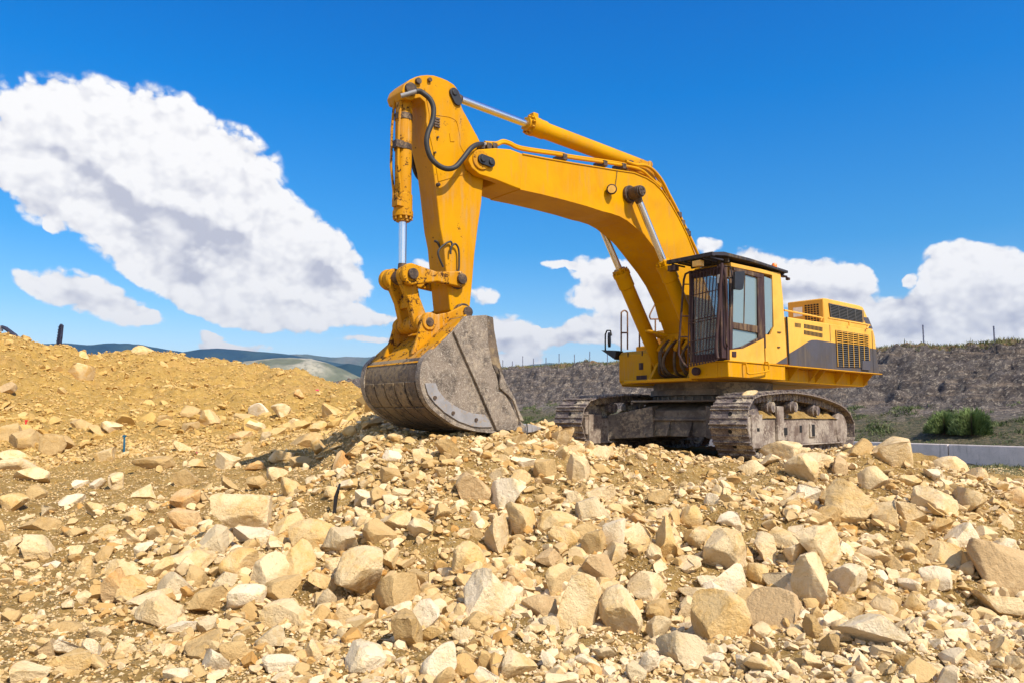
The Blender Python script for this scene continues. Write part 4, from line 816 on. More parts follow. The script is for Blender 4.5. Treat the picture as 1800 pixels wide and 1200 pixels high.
for s_ in (1, -1):
    A_ = A.copy(); B_ = Bn.copy(); A_[1] = s_ * Yc; B_[1] = s_ * Yc
    c_ = cylinder('boom_cylinder', A_, B_, .150, .068, gf, Y_BOOM, EX, .12, .09)
    ln = Vector(B_) - Vector(A_); side_ = Vector((-.0, s_ * .0, 0)); pt = lambda k, off: tuple(Vector(A_).lerp(Vector(B_), k) + Vector((.17 * off, .09, .10 * off)))
    q = MB(); q.tube([tuple(p) for p in curve([pt(gf + .03, .6), pt(gf + .05, 1.15), pt(gf + .12, 1.1), pt(gf + .18, .95), pt(.9, .95), pt(.95, 1.2)], 5)], .026, 8); q.build('cylinder_pipe', Y_BOOM, c_)
q = MB(); q.cyl((A[0], -.72, A[2]), (A[0], .72, A[2]), .115, 28); q.cyl((A[0], .72, A[2]), (A[0], .76, A[2]), .095, 28); q.cyl((A[0], .40, A[2]), (A[0], .47, A[2]), .17, 28)
for k in range(4): an = .5 + k * math.pi / 2; q.cyl((A[0] + .05 * math.cos(an), .76, A[2] + .05 * math.sin(an)), (A[0] + .05 * math.cos(an), .775, A[2] + .05 * math.sin(an)), .02, 6)
q.build('boom_cylinder_pin', M_PIN, EX, .008)
ft = MB()
for yy in (-.76, -.44, .44, .76):
    pr = [(Bn[0] - .28, Z0 + .05), (Bn[0] + .2, Z0 + .05), (Bn[0] + .16, Bn[2] + .06), (Bn[0] + .05, Bn[2] + .16), (Bn[0] - .08, Bn[2] + .14)]; ft.prism(pr, yy - .025, yy + .025)
ft.cyl((Bn[0], -.8, Bn[2]), (Bn[0], .8, Bn[2]), .06, 16)
for yy in (-.5, .5): ft.prism([(.1, 1.58), (1.5, 1.58), (1.2, 2.0), (.75, 2.55), (.25, 2.62), (-.2, 2.2)], yy - .04, yy + .04)
ft.build('boom_bracket', Y_DECK, EX, .012)
hs = MB(); rr_ = random.Random(5)
for i in range(7):
    y0 = -.38 + i * .14; x0 = 1.15 + rr_.uniform(-.1, .1)
    hs.tube([tuple(v) for v in curve([(.95, y0, 2.45 + rr_.uniform(-.1, .1)), (x0 + .12, y0 + rr_.uniform(-.06, .06), 2.25), (x0 + .2, y0 + rr_.uniform(-.08, .08), 1.95), (x0 + .1, y0, 1.72), (x0 - .3, y0, 1.62)], 5)], .03, 8)
hs.build('hose_bundle', plain('dusty_hose', (.12, .075, .04), .8, 0, .4), EX)
ff = MB()
for i in range(5):
    y0 = -.35 + i * .22; ff.cyl((1.05, y0, 2.5), (1.36, y0, 2.2), .05, 10); ff.cyl((1.2, y0, 2.36), (1.3, y0, 2.26), .062, 6)
ff.box(.8, 1.12, -.5, .5, 2.42, 2.56); ff.tube([tuple(v) for v in curve([(1.1, -.45, 2.5), (1.5, -.6, 2.62), (1.62, -.3, 2.58), (1.35, -.1, 2.5)], 5)], .035, 8); ff.build('hose_fittings', Y_DECK, EX, .008)
# arm cylinder
A = g(794, 169, 0); B = g(1128, 294, 0)
ac = cylinder('arm_cylinder', A, B, .150, .066, frac(A, B, 925, 219, 0), Y_BOOM, EX, .10, .10)
lg = MB(); q = g(938, 206, 0); lg.box(q[0] - .06, q[0] + .06, -.07, .07, q[2] - .12, q[2] + .06); q = g(1082, 272, 0); lg.box(q[0] - .07, q[0] + .07, -.1, .1, q[2] - .05, q[2] + .04); lg.build('port_block', Y_BOOM, ac, .012)
q = MB(); q.tube([tuple(v) for v in curve([g(940, 208, 0), g(950, 211, 0), g(958, 219, 0), g(1000, 236, 0) + np.array([0, 0, .02]), g(1080, 270, 0) + np.array([0, 0, .03])], 5)], .022, 8); q.build('cylinder_pipe', Y_BOOM, ac)
q = MB(); bb = oy(.2, [(1096, 304), (1112, 286), (1126, 280), (1140, 286), (1152, 318), (1140, 312), (1120, 304)])
for yy in (-.2, .2): q.prism(bb, yy - .03, yy + .03)
q.cyl((B[0], -.24, B[2]), (B[0], .24, B[2]), .07, 20); q.build('arm_cylinder_bracket', Y_WORN, boom, .01)
# --- stick
SW = .235
so_ = [(711,149),(721,140),(731,135.5),(740,133),(752,132),(763,133),(775,137),(787,142),(798,149),(804,157),(807,168),(809,181),(814,194),(824,212),(832,227),(841,244),(850,262),(856,285),(850,313),(846,360),(840,400),(834,450),(830,500),(826,540),(822,552),(812,557),(800,555),(791,545),(786,496),(780,430),(774,400),(766,330),(761,292),(752,255),(749,225),(750,200),(747,180),(738,172),(722,176),(711,172),(707,160)]
sk_ = MB(); sp2 = oy(SW, so_); sk_.prism(sp2, -SW, SW)
stick = sk_.build('stick', Y_STICK, EX, .012, 2)
pl = MB(); pl.prism(oy(SW, [(746,156),(752,150),(776,150),(784,156),(838,240),(845,262),(840,300),(770,320),(762,270),(755,240),(754,200)]), SW, SW + .012); pl.build('side_plate', Y_STICK, stick, .004)
dt = MB()
for a, b2, rr in ((755,141,.035),(735,143,.05),(722,157,.10),(769,242,.018),(764,269,.018),(770,325,.03),(743,500,.02)):
    if a == 743: continue
    q = g(a, b2, SW + .02); dt.cyl((q[0], SW - .02, q[2]), (q[0], SW + .05, q[2]), rr, 16)
q = g(796, 165, SW); q2 = g(802, 178, SW); dt.build('pin_caps', M_PIN, stick, .004)
pc = MB(); ax_ = Vector((q2[0] - q[0], 0, q2[2] - q[2])).normalized(); nn = Vector((-ax_.z, 0, ax_.x)); lp_ = []
for k in range(24):
    an = 2 * math.pi * k / 24; c_ = Vector((q[0], 0, q[2])) if math.cos(an) < 0 else Vector((q2[0], 0, q2[2])); v = c_ + ax_ * math.cos(an) * .085 + nn * math.sin(an) * .085; lp_.append(v)
pc.loft([(v.x, SW + .01, v.z) for v in lp_], [(v.x, SW + .05, v.z) for v in lp_]); pc.cyl((q[0], SW, q[2]), (q[0], SW + .07, q[2]), .045, 16); pc.build('pin_cover', M_BLACK, stick, .006)
wl = MB(); lw = o3(SW + .014, [(764,203),(776,204),(792,207),(802,214),(806,228),(809,243),(809,255),(815,268)]); wl.tube([tuple(v) for v in curve(lw, 4)], .006, 6); wl.build('weld_seam', Y_WORN, stick)
lt = MB(); lt.tube(o3(SW + .016, [(790.5, 235), (792, 249), (798.5, 249)]), .007, 6, True); lt.build('letter_mark', Y_WORN, stick)
vb = MB()
for i in range(4): q = g(766, 210 + i * 4.6, SW); vb.box(q[0] - .05, q[0] + .05, SW + .012, SW + .05, q[2] - .016, q[2] + .016)
vb.build('valve_block', M_PIN, stick, .004)
# bucket cylinder
A = g(707, 487, 0); B = g(710, 166, 0)
bc_ = cylinder('bucket_cylinder', A, B, .132, .062, frac(A, B, 707, 390, 0), Y_WORN, EX, .12, .16)
q = MB()
for yy, xo in ((.10, .12), (-.06, .15)):
    q.tube([(B[0] + xo * .9, yy, B[2] - .1), (B[0] + xo + .02, yy, B[2] - .6), (B[0] + xo + .02, yy, B[2] - 1.2), (A[0] + xo + .0, yy, A[2] + 1.35), (A[0] + xo, yy, A[2] + 1.15)], .022, 8)
q.box(A[0] + .08, A[0] + .2, -.02, .14, A[2] + 1.08, A[2] + 1.2); q.build('cylinder_pipe', Y_WORN, bc_)
q = MB()
for z_ in (g(700, 258, 0)[2], g(700, 205, 0)[2]): q.turned((B[0], 0, z_ - .05), (B[0], 0, z_ + .05), [(0, .12), (0, .142), (1, .142), (1, .12)], 24)
q.box(B[0] + .06, B[0] + .2, .02, .14, g(700, 258, 0)[2] - .06, g(700, 258, 0)[2] + .06); q.build('pipe_band', M_PIN, bc_, .004)
# linkage
def link(name, A, B, rA, rB, y0, y1, mat, waist=.6):
    A, B = Vector((A[0], 0, A[2])), Vector((B[0], 0, B[2])); ax_ = (B - A).normalized(); nn = Vector((-ax_.z, 0, ax_.x)); pts = []
    for k in range(9): an = math.pi / 2 + math.pi * k / 8; pts.append(A + (ax_ * math.cos(an) + nn * math.sin(an)) * rA)
    M_ = (A + B) / 2; pts.append(M_ - nn * min(rA, rB) * waist)
    for k in range(9): an = -math.pi / 2 + math.pi * k / 8; pts.append(B + (ax_ * math.cos(an) + nn * math.sin(an)) * rB)
    pts.append(M_ + nn * min(rA, rB) * waist)
    q = MB(); q.loft([(v.x, y0, v.z) for v in pts], [(v.x, y1, v.z) for v in pts]); return q
LP = g(728, 481, .42); SPn = g(810, 491, .36); EP = g(756, 566, .46); BP = g(820, 549, .40)
q = link('x', LP, SPn, .17, .13, .27, .37, Y_WORN); q2 = link('x', LP, SPn, .17, .13, -.37, -.27, Y_WORN); q.add(q2.v, q2.f); lk = q.build('guide_link', Y_WORN, EX, .02)
q = MB(); q.cyl((LP[0], -.42, LP[2]), (LP[0], .42, LP[2]), .085, 24); q.cyl((LP[0], -.40, LP[2]), (LP[0], -.37, LP[2]), .15, 24)
q.cyl((SPn[0], -.42, SPn[2]), (SPn[0], .42, SPn[2]), .085, 24); q.cyl((SPn[0], .24, SPn[2]), (SPn[0], .27, SPn[2]), .15, 24)
q.cyl((EP[0], -.47, EP[2]), (EP[0], .47, EP[2]), .07, 24); q.cyl((BP[0], -.46, BP[2]), (BP[0], .46, BP[2]), .085, 24); q.cyl((BP[0], .24, BP[2]), (BP[0], .34, BP[2]), .15, 24)
q.build('linkage_pins', M_PIN, EX, .008)
q = link('x', LP, EP, .15, .14, .12, .23, Y_WORN, .75); q2 = link('x', LP, EP, .15, .14, -.23, -.12, Y_WORN, .75); q.add(q2.v, q2.f)
q.cyl((EP[0], -.30, EP[2]), (EP[0], .30, EP[2]), .135, 24); M_ = (LP + EP) / 2; q.box(M_[0] - .05, M_[0] + .05, -.12, .12, M_[2] - .12, M_[2] + .12); q.cyl((LP[0], -.26, LP[2]), (LP[0], -.13, LP[2]), .16, 24); q.build('bucket_link', Y_WORN, EX, .015)
# --- bucket
BH = .86
bo = [(795,583),(818,556),(852,554),(864,557),(868,580),(878,635),(889,678),(898,700),(909,727),(914,738),(925,750),(925,758),(898,758.5),(871,758),(850,756.5),(833,754),(800,745),(778,731),(765,721),(755,711),(748,700),(743,688),(739,669),(740,650),(744,634),(751,625),(762,615)]
B2 = oy(BH, bo)
q = MB(); q.prism(B2, BH - .035, BH); q.prism(B2, -BH, -BH + .035); bucket = q.build('bucket', M_BKT, EX, .006)
back = list(reversed(oy(BH, [(925,754)] + bo[12:] + bo[:2])))
cenx, cenz = np.mean([p[0] for p in B2]), np.mean([p[1] for p in B2])
def shell(m_, pts, th0, th1, y0, y1):
    n = len(pts); nrm = []
    for i in range(n):
        a, b2 = Vector(pts[max(i - 1, 0)]), Vector(pts[min(i + 1, n - 1)]); d_ = (b2 - a).normalized(); nv = Vector((-d_.y, d_.x))
        if nv.dot(Vector(pts[i]) - Vector((cenx, cenz))) < 0: nv = -nv
        nrm.append(nv)
    ou = [(p[0] + v.x * th1, p[1] + v.y * th1) for p, v in zip(pts, nrm)]; inn = [(p[0] + v.x * th0, p[1] + v.y * th0) for p, v in zip(pts, nrm)]
    m_.prism(ou + inn[::-1], y0, y1)
bs = [tuple(v)[::2] if False else (v.x, v.z) for v in curve([(p[0], 0, p[1]) for p in back], 3)]
q = MB(); shell(q, bs, -.035, .0, -BH + .036, BH - .036); q.build('shell', M_SHELL, bucket)
q = MB(); rim = [(v.x, v.z) for v in curve([(p[0], 0, p[1]) for p in oy(BH, bo[12:27])], 3)]; shell(q, rim, -.012, .022, BH - .10, BH + .018); shell(q, rim, -.012, .022, -BH - .018, -BH + .1); q.build('side_rim', M_BKT, bucket)
low = [(v.x, v.z) for v in curve([(p[0], 0, p[1]) for p in oy(BH, [(898,758.5),(871,758),(850,756.5),(833,754),(800,745),(778,731),(765,721),(755,711),(748,700),(743,688),(739,669)])], 4)]
q = MB(); n = len(low); yy = np.linspace(-BH + .12, BH - .12, 6)
for a, b2 in zip(yy[:-1], yy[1:]):
    for i0, i1 in ((0, n // 3), (n // 3, 2 * n // 3), (2 * n // 3, n - 1)): shell(q, low[i0:i1 + 1][(0 if i0 == 0 else 1):], .001, .024, a + .02, b2 - .02)
q.build('wear_strips', M_SHELL, bucket, .004)
q = MB(); ov = oy(BH, [(795,583),(818,556),(853,554.5),(855,600),(862,640),(872,668),(873,677),(890,701),(909,737),(905,756),(871,756)]); q.prism(ov, BH + .0, BH + .045); q.prism(ov, -BH - .045, -BH); q.build('cutting_plate', M_BKT, bucket, .008)
q = MB(); q.prism(oy(BH, [(854,554.5),(866,558),(868,580),(878,635),(889,678),(888,690),(877,672),(872,655),(863,636),(857,600)]), BH + .001, BH + .012); q.build('edge_shade', M_SHELL, bucket, .003)  # thin darker plate stands in for shading beside the raised cutting plate
q = MB(); sc_ = oy(BH, [(872.5,648),(875,662),(873,676),(877,685),(888,694),(897,703),(906,728),(909,738),(916,739),(905,716),(900,700),(889,680),(880,662)]); q.prism(sc_, BH + .035, BH + .075); v = g(875.5, 680, BH); q.cyl((v[0], BH + .04, v[2]), (v[0], BH + .09, v[2]), .03, 12); q.build('side_cutter', M_BKT, bucket, .006)
q = MB(); wp_ = oy(BH, [(746,673),(765,673),(769,685),(780,699),(794,710),(810,719),(830,726),(851,728),(858,737),(864,750),(845,750.5),(830,749),(805,740),(780,724),(763,708),(751,692)]); q.prism(wp_, BH + .001, BH + .022); wo_ = q.build('wear_plate', M_WEAR, bucket, .006)
q = MB()
for a, b2 in ((764, 698), (796, 725), (836.5, 737)): v = g(a, b2, BH + .02); q.cyl((v[0], BH + .01, v[2]), (v[0], BH + .04, v[2]), .028, 12)
q.build('bolts', M_PIN, wo_)
lp0, lp1 = g(871, 758, BH), g(927, 754, BH); q = MB(); q.add([(lp0[0] + .1, s_ * BH, lp0[2] + .03) for s_ in (1, -1)] + [(lp1[0], s_ * BH, lp1[2] + .03) for s_ in (1, -1)] + [(lp0[0] + .1, s_ * BH, lp0[2] - .012) for s_ in (1, -1)] + [(lp1[0], s_ * BH, lp1[2] - .02) for s_ in (1, -1)], [(0, 1, 3, 2), (4, 6, 7, 5), (0, 2, 6, 4), (1, 5, 7, 3), (2, 3, 7, 6), (0, 4, 5, 1)]); q.build('lip', M_WEAR, bucket, .006)
for yy in (.76, .38, 0, -.38, -.76):
    q = MB(); X_, Z_ = lp1[0], lp1[2] + .01
    a = [(X_ + .2, yy - .09, Z_ - .07), (X_ + .2, yy + .09, Z_ - .07), (X_ + .2, yy + .09, Z_ + .09), (X_ + .2, yy - .09, Z_ + .09)]; b2 = [(X_ - .12, yy - .08, Z_ - .06), (X_ - .12, yy + .08, Z_ - .06), (X_ - .12, yy + .08, Z_ + .07), (X_ - .12, yy - .08, Z_ + .07)]; c_ = [(X_ - .34, yy - .05, Z_ - .01), (X_ - .34, yy + .05, Z_ - .01), (X_ - .34, yy + .05, Z_ + .02), (X_ - .34, yy - .05, Z_ + .02)]
    q.loft(a, b2); q.loft([(x - .006, y * 1, z) for x, y, z in b2], c_); q.build('tooth', M_WEAR, bucket, .012)
ear = [(724,622),(728,610),(735,590),(741,568),(744,556),(751,549),(759,549),(768,553),(790,549),(806,541),(814,537),(822,538),(829,545),(829,556),(818,566),(800,586),(775,606),(758,622)]
for yy in (.37, -.43):
    q = MB(); q.prism(oy(.43, ear), yy, yy + .06); er = q.build('ear', Y_WORN, bucket, .015)
    v = EP; q = MB(); q.cyl((v[0], yy - .02, v[2]), (v[0], yy + .085, v[2]), .125, 28); q.build('boss', Y_WORN, er, .01)
q = MB(); tq = oy(BH, [(742,636),(762,611),(800,575),(822,552),(830,560),(800,590),(762,622)]); q.prism(tq, -BH + .04, BH - .04); q.build('back_plate', Y_WORN, bucket, .01)
# --- hoses
def hose(pts, Y, r, n=6, name='hose'): q = MB(); q.tube([tuple(v) for v in curve(o3(Y, pts), n)], r, 12); return q.build(name, M_RUBBER, EX)
hose([(732,161),(738,161),(745,165),(756,175),(762,191),(760,213),(752,235),(750,253),(756,275),(769,290),(785,297),(800,294),(813,280),(827,262),(838,255),(848,254)], [.34,.36,.4,.44,.46,.46,.46,.46,.47,.5,.52,.52,.52,.5,.42,.32], .042)
hose([(726,262),(727,290),(733,308),(742,318)], -.36, .04); hose([(792,447),(793,435),(800,429),(806,438),(807,458),(806,476),(800,486),(780,493),(765,486),(752,476),(744,472)], SW + .06, .016); hose([(764,424),(770,428),(777,445),(782,470),(788,490)], .12, .02); hose([(795,434),(792,425),(779,432),(770,445),(779,470)], SW + .05, .016)
for a, b2 in ((g(705, 169, .2), g(733, 161, .34)), (g(838, 255.5, .4), g(852, 254, .3))): q = MB(); q.cyl(tuple(a), tuple(b2), .036, 12); q.build('hose_fitting', M_WEAR, EX)
cab_ = MB(); cab_.tube([tuple(v) for v in curve([g(926, 744, .9), g(927, 757, .92), g(924, 768, .93), g(923, 778, .95)], 4)], .01, 6); cab_.build('loose_cable', M_RUBBER, EX)

# ---------------------------------------------------------------- rocks
def ico(n):
    bm = bmesh.new(); bmesh.ops.create_icosphere(bm, subdivisions=n, radius=1); v = np.array([x.co[:] for x in bm.verts]); f = np.array([[q.index for q in x.verts] for x in bm.faces]); bm.free(); return v, f
ICO = {n: ico(n) for n in (1, 2, 3, 4, 5)}
def rock_shape(r, n, planes=12, rough=.02):
    v, f = ICO[n]; v = v @ np.linalg.qr(r.randn(3, 3))[0]
    for k in range(planes):
        d = r.randn(3); d /= np.linalg.norm(d); h = r.uniform(.26, .66); s = v @ d - h
        v = v - np.maximum(s, 0)[:, None] * d * .996
    if rough:
        for k in range(14):
            w_ = r.randn(3) * (3 + k * 1.6); a = rough * 2.2 / (1 + k * .35); v = v * (1 + a * np.sin(v @ w_ + r.rand() * 6)[:, None])
    if n >= 3:
        for k in range(11 if n > 3 else 5):               # small fracture chips off the corners
            d = r.randn(3); d /= np.linalg.norm(d); sv_ = v @ d; h = sv_.max() * r.uniform(.80, .94); q_ = np.maximum(sv_ - h, 0); v = v - q_[:, None] * d * r.uniform(.75, .97)
        if n > 3 and rough:
            for k in range(10): w_ = r.randn(3) * (16 + 5 * k); v = v * (1 + .0035 * np.sin(v @ w_ + r.rand() * 6)[:, None])
    v = v - (v.max(0) + v.min(0)) / 2; return v / (v.max(0) - v.min(0)), f
LAND = {}   # landmark rocks: index -> short phrase used in neighbours' labels
ROCKS = """786,794,38,30,tan;831,864,60,58,brown;891,882,55,60,white;919,925,56,58,ochre;550,946,88,54,ochre;595,958,64,50,grey;501,932,62,48,ochre;518,999,54,72,ochre;470,1020,66,60,pale;490,1046,66,46,tan;628,1028,84,86,pale;698,1051,82,66,tan;859,1060,90,90,white;823,990,60,58,ochre;495,1091,80,48,pale;571,1063,30,42,grey;604,1086,36,30,ochre;569,1029,56,28,ochre;739,1088,56,48,white;712,1126,48,66,tan;639,1168,70,52,white;770,1172,54,56,white;914,1180,56,38,pale;758,1118,36,26,ochre;893,1035,34,30,orange;908,1020,34,30,orange;667,941,56,40,tan;691,920,50,34,pale;737,937,40,38,pale;509,864,46,32,ochre;600,815,34,36,orange;625,794,38,28,ochre;667,874,32,28,tan;639,881,34,30,white;593,1000,44,30,pale;683,990,32,34,pale;730,1021,38,26,tan;786,1011,34,22,white;873,948,38,66,pale;777,909,28,32,tan;908,986,28,34,ochre;492,1168,62,26,white;548,1154,32,38,pale;471,1126,44,30,grey;855,1190,40,24,white;758,1055,24,28,ochre;800,1077,34,22,tan;831,1098,32,28,tan
1059,801,38,24,pale;1017,834,38,46,pale;959,832,38,38,tan;987,801,20,28,ochre;1043,902,56,42,grey;1057,869,46,24,pale;979,920,66,34,ochre;993,943,50,26,ochre;1040,936,60,22,tan;1080,943,36,48,white;1120,944,48,38,pale;1176,969,34,82,ochre;1045,965,40,42,tan;1080,983,38,40,pale;1150,978,28,36,pale;1208,997,52,30,pale;1281,986,72,82,pale;1218,915,34,38,ochre;1231,955,36,38,pale;1255,943,38,26,ochre;1350,972,34,50,pale;1334,1018,34,38,ochre;1056,1007,56,46,brown;994,1039,70,68,ochre;949,1077,56,40,brown;966,986,46,30,brown;924,971,38,28,tan;1022,1077,80,100,pale;1092,1088,74,84,pale;1140,1039,66,50,pale;1071,1039,34,22,pale;966,1102,34,26,grey;1159,1081,38,34,tan;1161,1111,40,38,grey;1213,1076,32,32,pale;1274,1098,100,80,ochre;1288,1032,54,56,white;1262,1053,44,36,white;1322,1060,42,32,tan;1364,1089,100,70,brown;1371,1029,56,38,grey;1246,1028,34,24,white;1203,1151,88,58,grey;1143,1168,34,40,white;1033,1168,40,24,white;965,1167,22,30,white;1064,1151,38,22,grey;1253,1165,38,22,white;1045,1179,28,16,orange;1120,1186,32,30,grey;1220,1049,44,22,pale;1159,873,36,20,tan;915,843,32,26,pale;1008,881,26,26,pale;1120,916,26,22,orange
1576,806,58,48,pale;1513,792,42,28,tan;1631,792,28,28,ochre;1678,820,54,26,pale;1643,836,26,20,white;1541,845,46,38,pale;1505,892,80,80,ochre;1375,795,70,36,pale;1430,812,70,26,pale;1415,828,50,46,pale;1480,822,24,30,brown;1325,826,46,24,pale;1424,876,42,36,white;1456,882,24,30,pale;1459,913,46,28,tan;1440,920,46,24,tan;1562,913,38,40,pale;1601,906,54,36,pale;1650,892,72,46,pale;1655,930,42,28,ochre;1604,934,50,30,ochre;1709,885,56,44,pale;1734,943,40,26,pale;1695,952,54,44,white;1758,966,54,28,white;1778,1010,110,84,brown;1764,1067,84,56,pale;1604,972,36,28,ochre;1667,986,66,46,ochre;1722,1000,44,42,tan;1652,1021,44,34,white;1632,990,36,28,ochre;1538,980,54,26,pale;1584,1000,38,28,tan;1450,976,70,84,pale;1405,983,42,44,white;1386,951,50,30,pale;1435,1042,60,104,pale;1496,1032,66,60,white;1492,1077,54,38,ochre;1559,1074,42,36,pale;1538,1116,118,54,white;1554,1149,34,22,pale;1608,1067,38,34,ochre;1541,1041,28,28,pale;1653,1070,28,22,white;1645,1105,32,18,white;1468,1102,32,34,white;1435,1109,32,38,tan;1433,1167,30,28,pale;1461,1140,30,38,tan;1790,880,44,28,orange;1648,1137,30,20,white;1757,1172,30,20,pale;1790,1172,26,24,pale;1309,1168,22,28,white;1722,838,32,28,pale
61,967,50,36,pale;64,927,58,26,tan;249,867,38,22,pale;200,850,22,24,pale;322,883,46,32,orange;318,924,52,40,orange;412,922,108,84,pale;441,950,66,46,white;372,958,60,50,grey;222,1003,74,28,pale;282,1006,46,34,ochre;333,993,80,34,pale;238,1034,70,34,ochre;303,1039,54,44,grey;342,1026,44,42,tan;414,998,58,46,ochre;402,1026,54,30,grey;192,1038,38,52,orange;360,1058,68,36,tan;429,1058,58,40,white;260,1062,76,28,pale;273,1085,78,56,pale;319,1109,46,24,white;358,1106,28,28,grey;115,1107,58,20,tan;109,1143,52,30,white;156,1144,28,28,white;117,1167,56,32,ochre;351,1146,54,38,tan;378,1167,44,38,white;405,1149,40,32,tan;48,1185,60,34,pale;72,1149,30,38,brown;139,1006,34,40,ochre;18,953,26,16,pale;225,945,26,24,pale;303,955,34,20,tan;270,945,28,28,tan;306,1192,40,22,white
137,658,40,26,ochre;145,625,14,14,ochre;248,618,32,16,ochre;42,775,52,34,tan;85,785,38,36,tan;112,783,28,26,tan;10,765,34,30,tan;26,803,56,18,pale;52,838,50,26,pale;26,820,58,22,pale;8,684,28,20,brown;139,748,32,18,tan;171,759,30,16,tan;193,753,30,18,pale;266,817,66,24,tan;200,849,22,24,pale;288,740,22,14,tan;524,692,16,14,orange;420,768,38,16,orange;464,769,16,20,grey;535,776,54,22,tan;559,789,28,30,ochre;449,820,32,16,orange;601,744,32,14,pale;423,736,26,16,tan;527,815,36,20,tan;321,843,38,28,tan;401,856,30,28,tan;449,853,30,24,tan;657,744,40,16,tan;704,742,30,20,tan;736,748,30,28,brown;924,724,26,20,pale;955,728,30,22,pale;940,715,14,12,pale;986,772,40,38,pale;880,789,26,20,pale;911,775,26,22,tan;1036,788,24,22,pale;1012,790,30,14,pale;966,722,24,20,pale;1400,796,44,20,pale;1357,808,34,16,pale;1512,775,18,18,ochre"""
ROCKS = [(int(a), int(b_), int(c_), int(d_), e) for a, b_, c_, d_, e in (x.split(',') for x in ROCKS.replace('\n', ';').split(';'))]
LAND = {(859,1060):'the big white boulder mid heap', (1538,1116):'the long white slab', (1274,1098):'the big leaning ochre slab',
 (1364,1089):'the two tone brown boulder', (1022,1077):'the tall pale block', (1092,1088):'the triangular pale block', (1435,1042):'the tallest upright boulder', (1496,1032):'the white wedge rock',
 (1281,986):'the boulder below the near track', (1505,892):'the blocky ochre boulder', (1576,806):'the crest block near the wall', (1778,1010):'the brown boulder cut off at right', (1764,1067):'the lowest boulder at right edge',
 (831,864):'the round rock under the bucket', (628,1028):'the big slant faced boulder', (698,1051):'the rock with dark underside', (550,946):'the wide ochre rock', (412,922):'the big pale lump', (273,1085):'the flat topped left rock',
 (986,772):'the pale rock by the bucket teeth', (1176,969):'the narrow upright ochre rock', (919,925):'the squarish ochre rock', (1203,1151):'the grey foreground block', (61,967):'the lone pale left rock', (137,658):'the yellow far bank rock',
 (42,775):'the large left edge rock', (1667,986):'the broad right flank rock', (1650,892):'the high right flank rock', (322,883):'the orange block', (535,776):'the flat mid ground slab', (1375,795):'the slab against the near track', (994,1039):'the rounded middle rock', (117,1167):'the lower left ochre rock', (639,1168):'the white bottom edge rock', (1059,801):'the block before the far track'}
CN = {'pale': 'pale cream', 'white': 'whitish', 'tan': 'tan', 'ochre': 'ochre', 'orange': 'rusty orange', 'brown': 'brown', 'grey': 'greyish'}
def rock_label(px, py, w_, h_, col):
    sz = 'large' if max(w_, h_) > 58 else ('medium' if max(w_, h_) > 33 else 'small')
    shp = 'flat' if w_ > 1.9 * h_ else ('upright' if h_ > 1.2 * w_ else 'angular')
    if (px, py) in LAND: return f'{CN[col]} {shp} rock, {LAND[(px, py)]} of the heap'
    k = min(LAND, key=lambda q: (q[0] - px) ** 2 + (q[1] - py) ** 2); dx, dy = px - k[0], py - k[1]
    H_ = 'right of' if dx > 0 else 'left of'; V_ = 'in front' if dy > 0 else 'behind'
    rel = H_ if abs(dx) > 2.2 * abs(dy) else (V_ if abs(dy) > 2.2 * abs(dx) else f'{V_} {H_[:-3]}'); rel = rel if rel.endswith('of') else rel + (' of' if 'front' in rel or ' ' in rel else '')
    dd = math.hypot(dx, dy); how = 'just ' if dd < 48 else ('' if dd < 75 else ('further ' if dd < 105 else ('well ' if dd < 145 else 'far ')))
    return f'{sz} {CN[col]} {shp} rock {how}{rel} {LAND[k]}'
rr = np.random.RandomState(11)
extra = []; tries = 0
zones = [(150, 800, 620, 1000), (620, 800, 1000, 1050), (1000, 850, 1500, 1100), (1400, 830, 1790, 1050), (150, 1000, 1000, 1190), (1000, 1090, 1790, 1190), (0, 840, 300, 1000), (300, 720, 640, 820)]
while len(extra) < 78 and tries < 4000:
    tries += 1; z_ = zones[tries % len(zones)]; x, y = rr.uniform(z_[0], z_[2]), rr.uniform(z_[1], z_[3]); sz = rr.uniform(20, 34)
    if all((x - a[0]) ** 2 / (a[2] * .62 + sz * .5) ** 2 + (y - a[1]) ** 2 / (a[3] * .62 + sz * .4) ** 2 > 1 for a in ROCKS + extra):
        extra.append((round(x), round(y), round(sz * rr.uniform(.9, 1.3)), round(sz * rr.uniform(.6, .95)), rr.choice(['pale', 'pale', 'white', 'tan', 'ochre', 'pale'])))
print('rocks', len(ROCKS), len(extra))
used = {}
for i, (px, py, w_, h_, col) in enumerate(ROCKS + extra):
    P_ = hit(px, py + .30 * h_)
    if P_ is None: print('miss', px, py); continue
    d = P_[1]; W_, H_ = w_ * d / F * (1.14 if w_ < 60 else 1.04), h_ * d / F * (1.2 if w_ < 60 else 1.1)
    r = np.random.RandomState(1000 + i); big = max(w_, h_)
    v, f = rock_shape(r, 5 if big > 58 else (4 if big > 24 else 3), r.randint(7, 11), .0075)
    v = v * np.array([W_, (W_ * H_) ** .5 * r.uniform(.8, 1.1), H_ * 1.05])
    ti = Matrix.Rotation(r.uniform(-.18, .18), 3, 'Y') @ Matrix.Rotation(r.uniform(-.2, .3), 3, 'X'); az_ = math.atan2(P_[0], P_[1])
    M3 = np.array(Matrix.Rotation(-az_, 3, 'Z') @ ti); v = v @ M3.T
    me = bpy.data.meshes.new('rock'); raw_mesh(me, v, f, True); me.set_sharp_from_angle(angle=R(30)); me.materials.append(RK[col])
    o = bpy.data.objects.new('rock', me); sc.collection.objects.link(o)
    o.location = (P_[0], P_[1] + .25 * H_, P_[2] + .31 * H_)
    used.setdefault(rock_label(px, py, w_, h_, col), []).append((px, o))
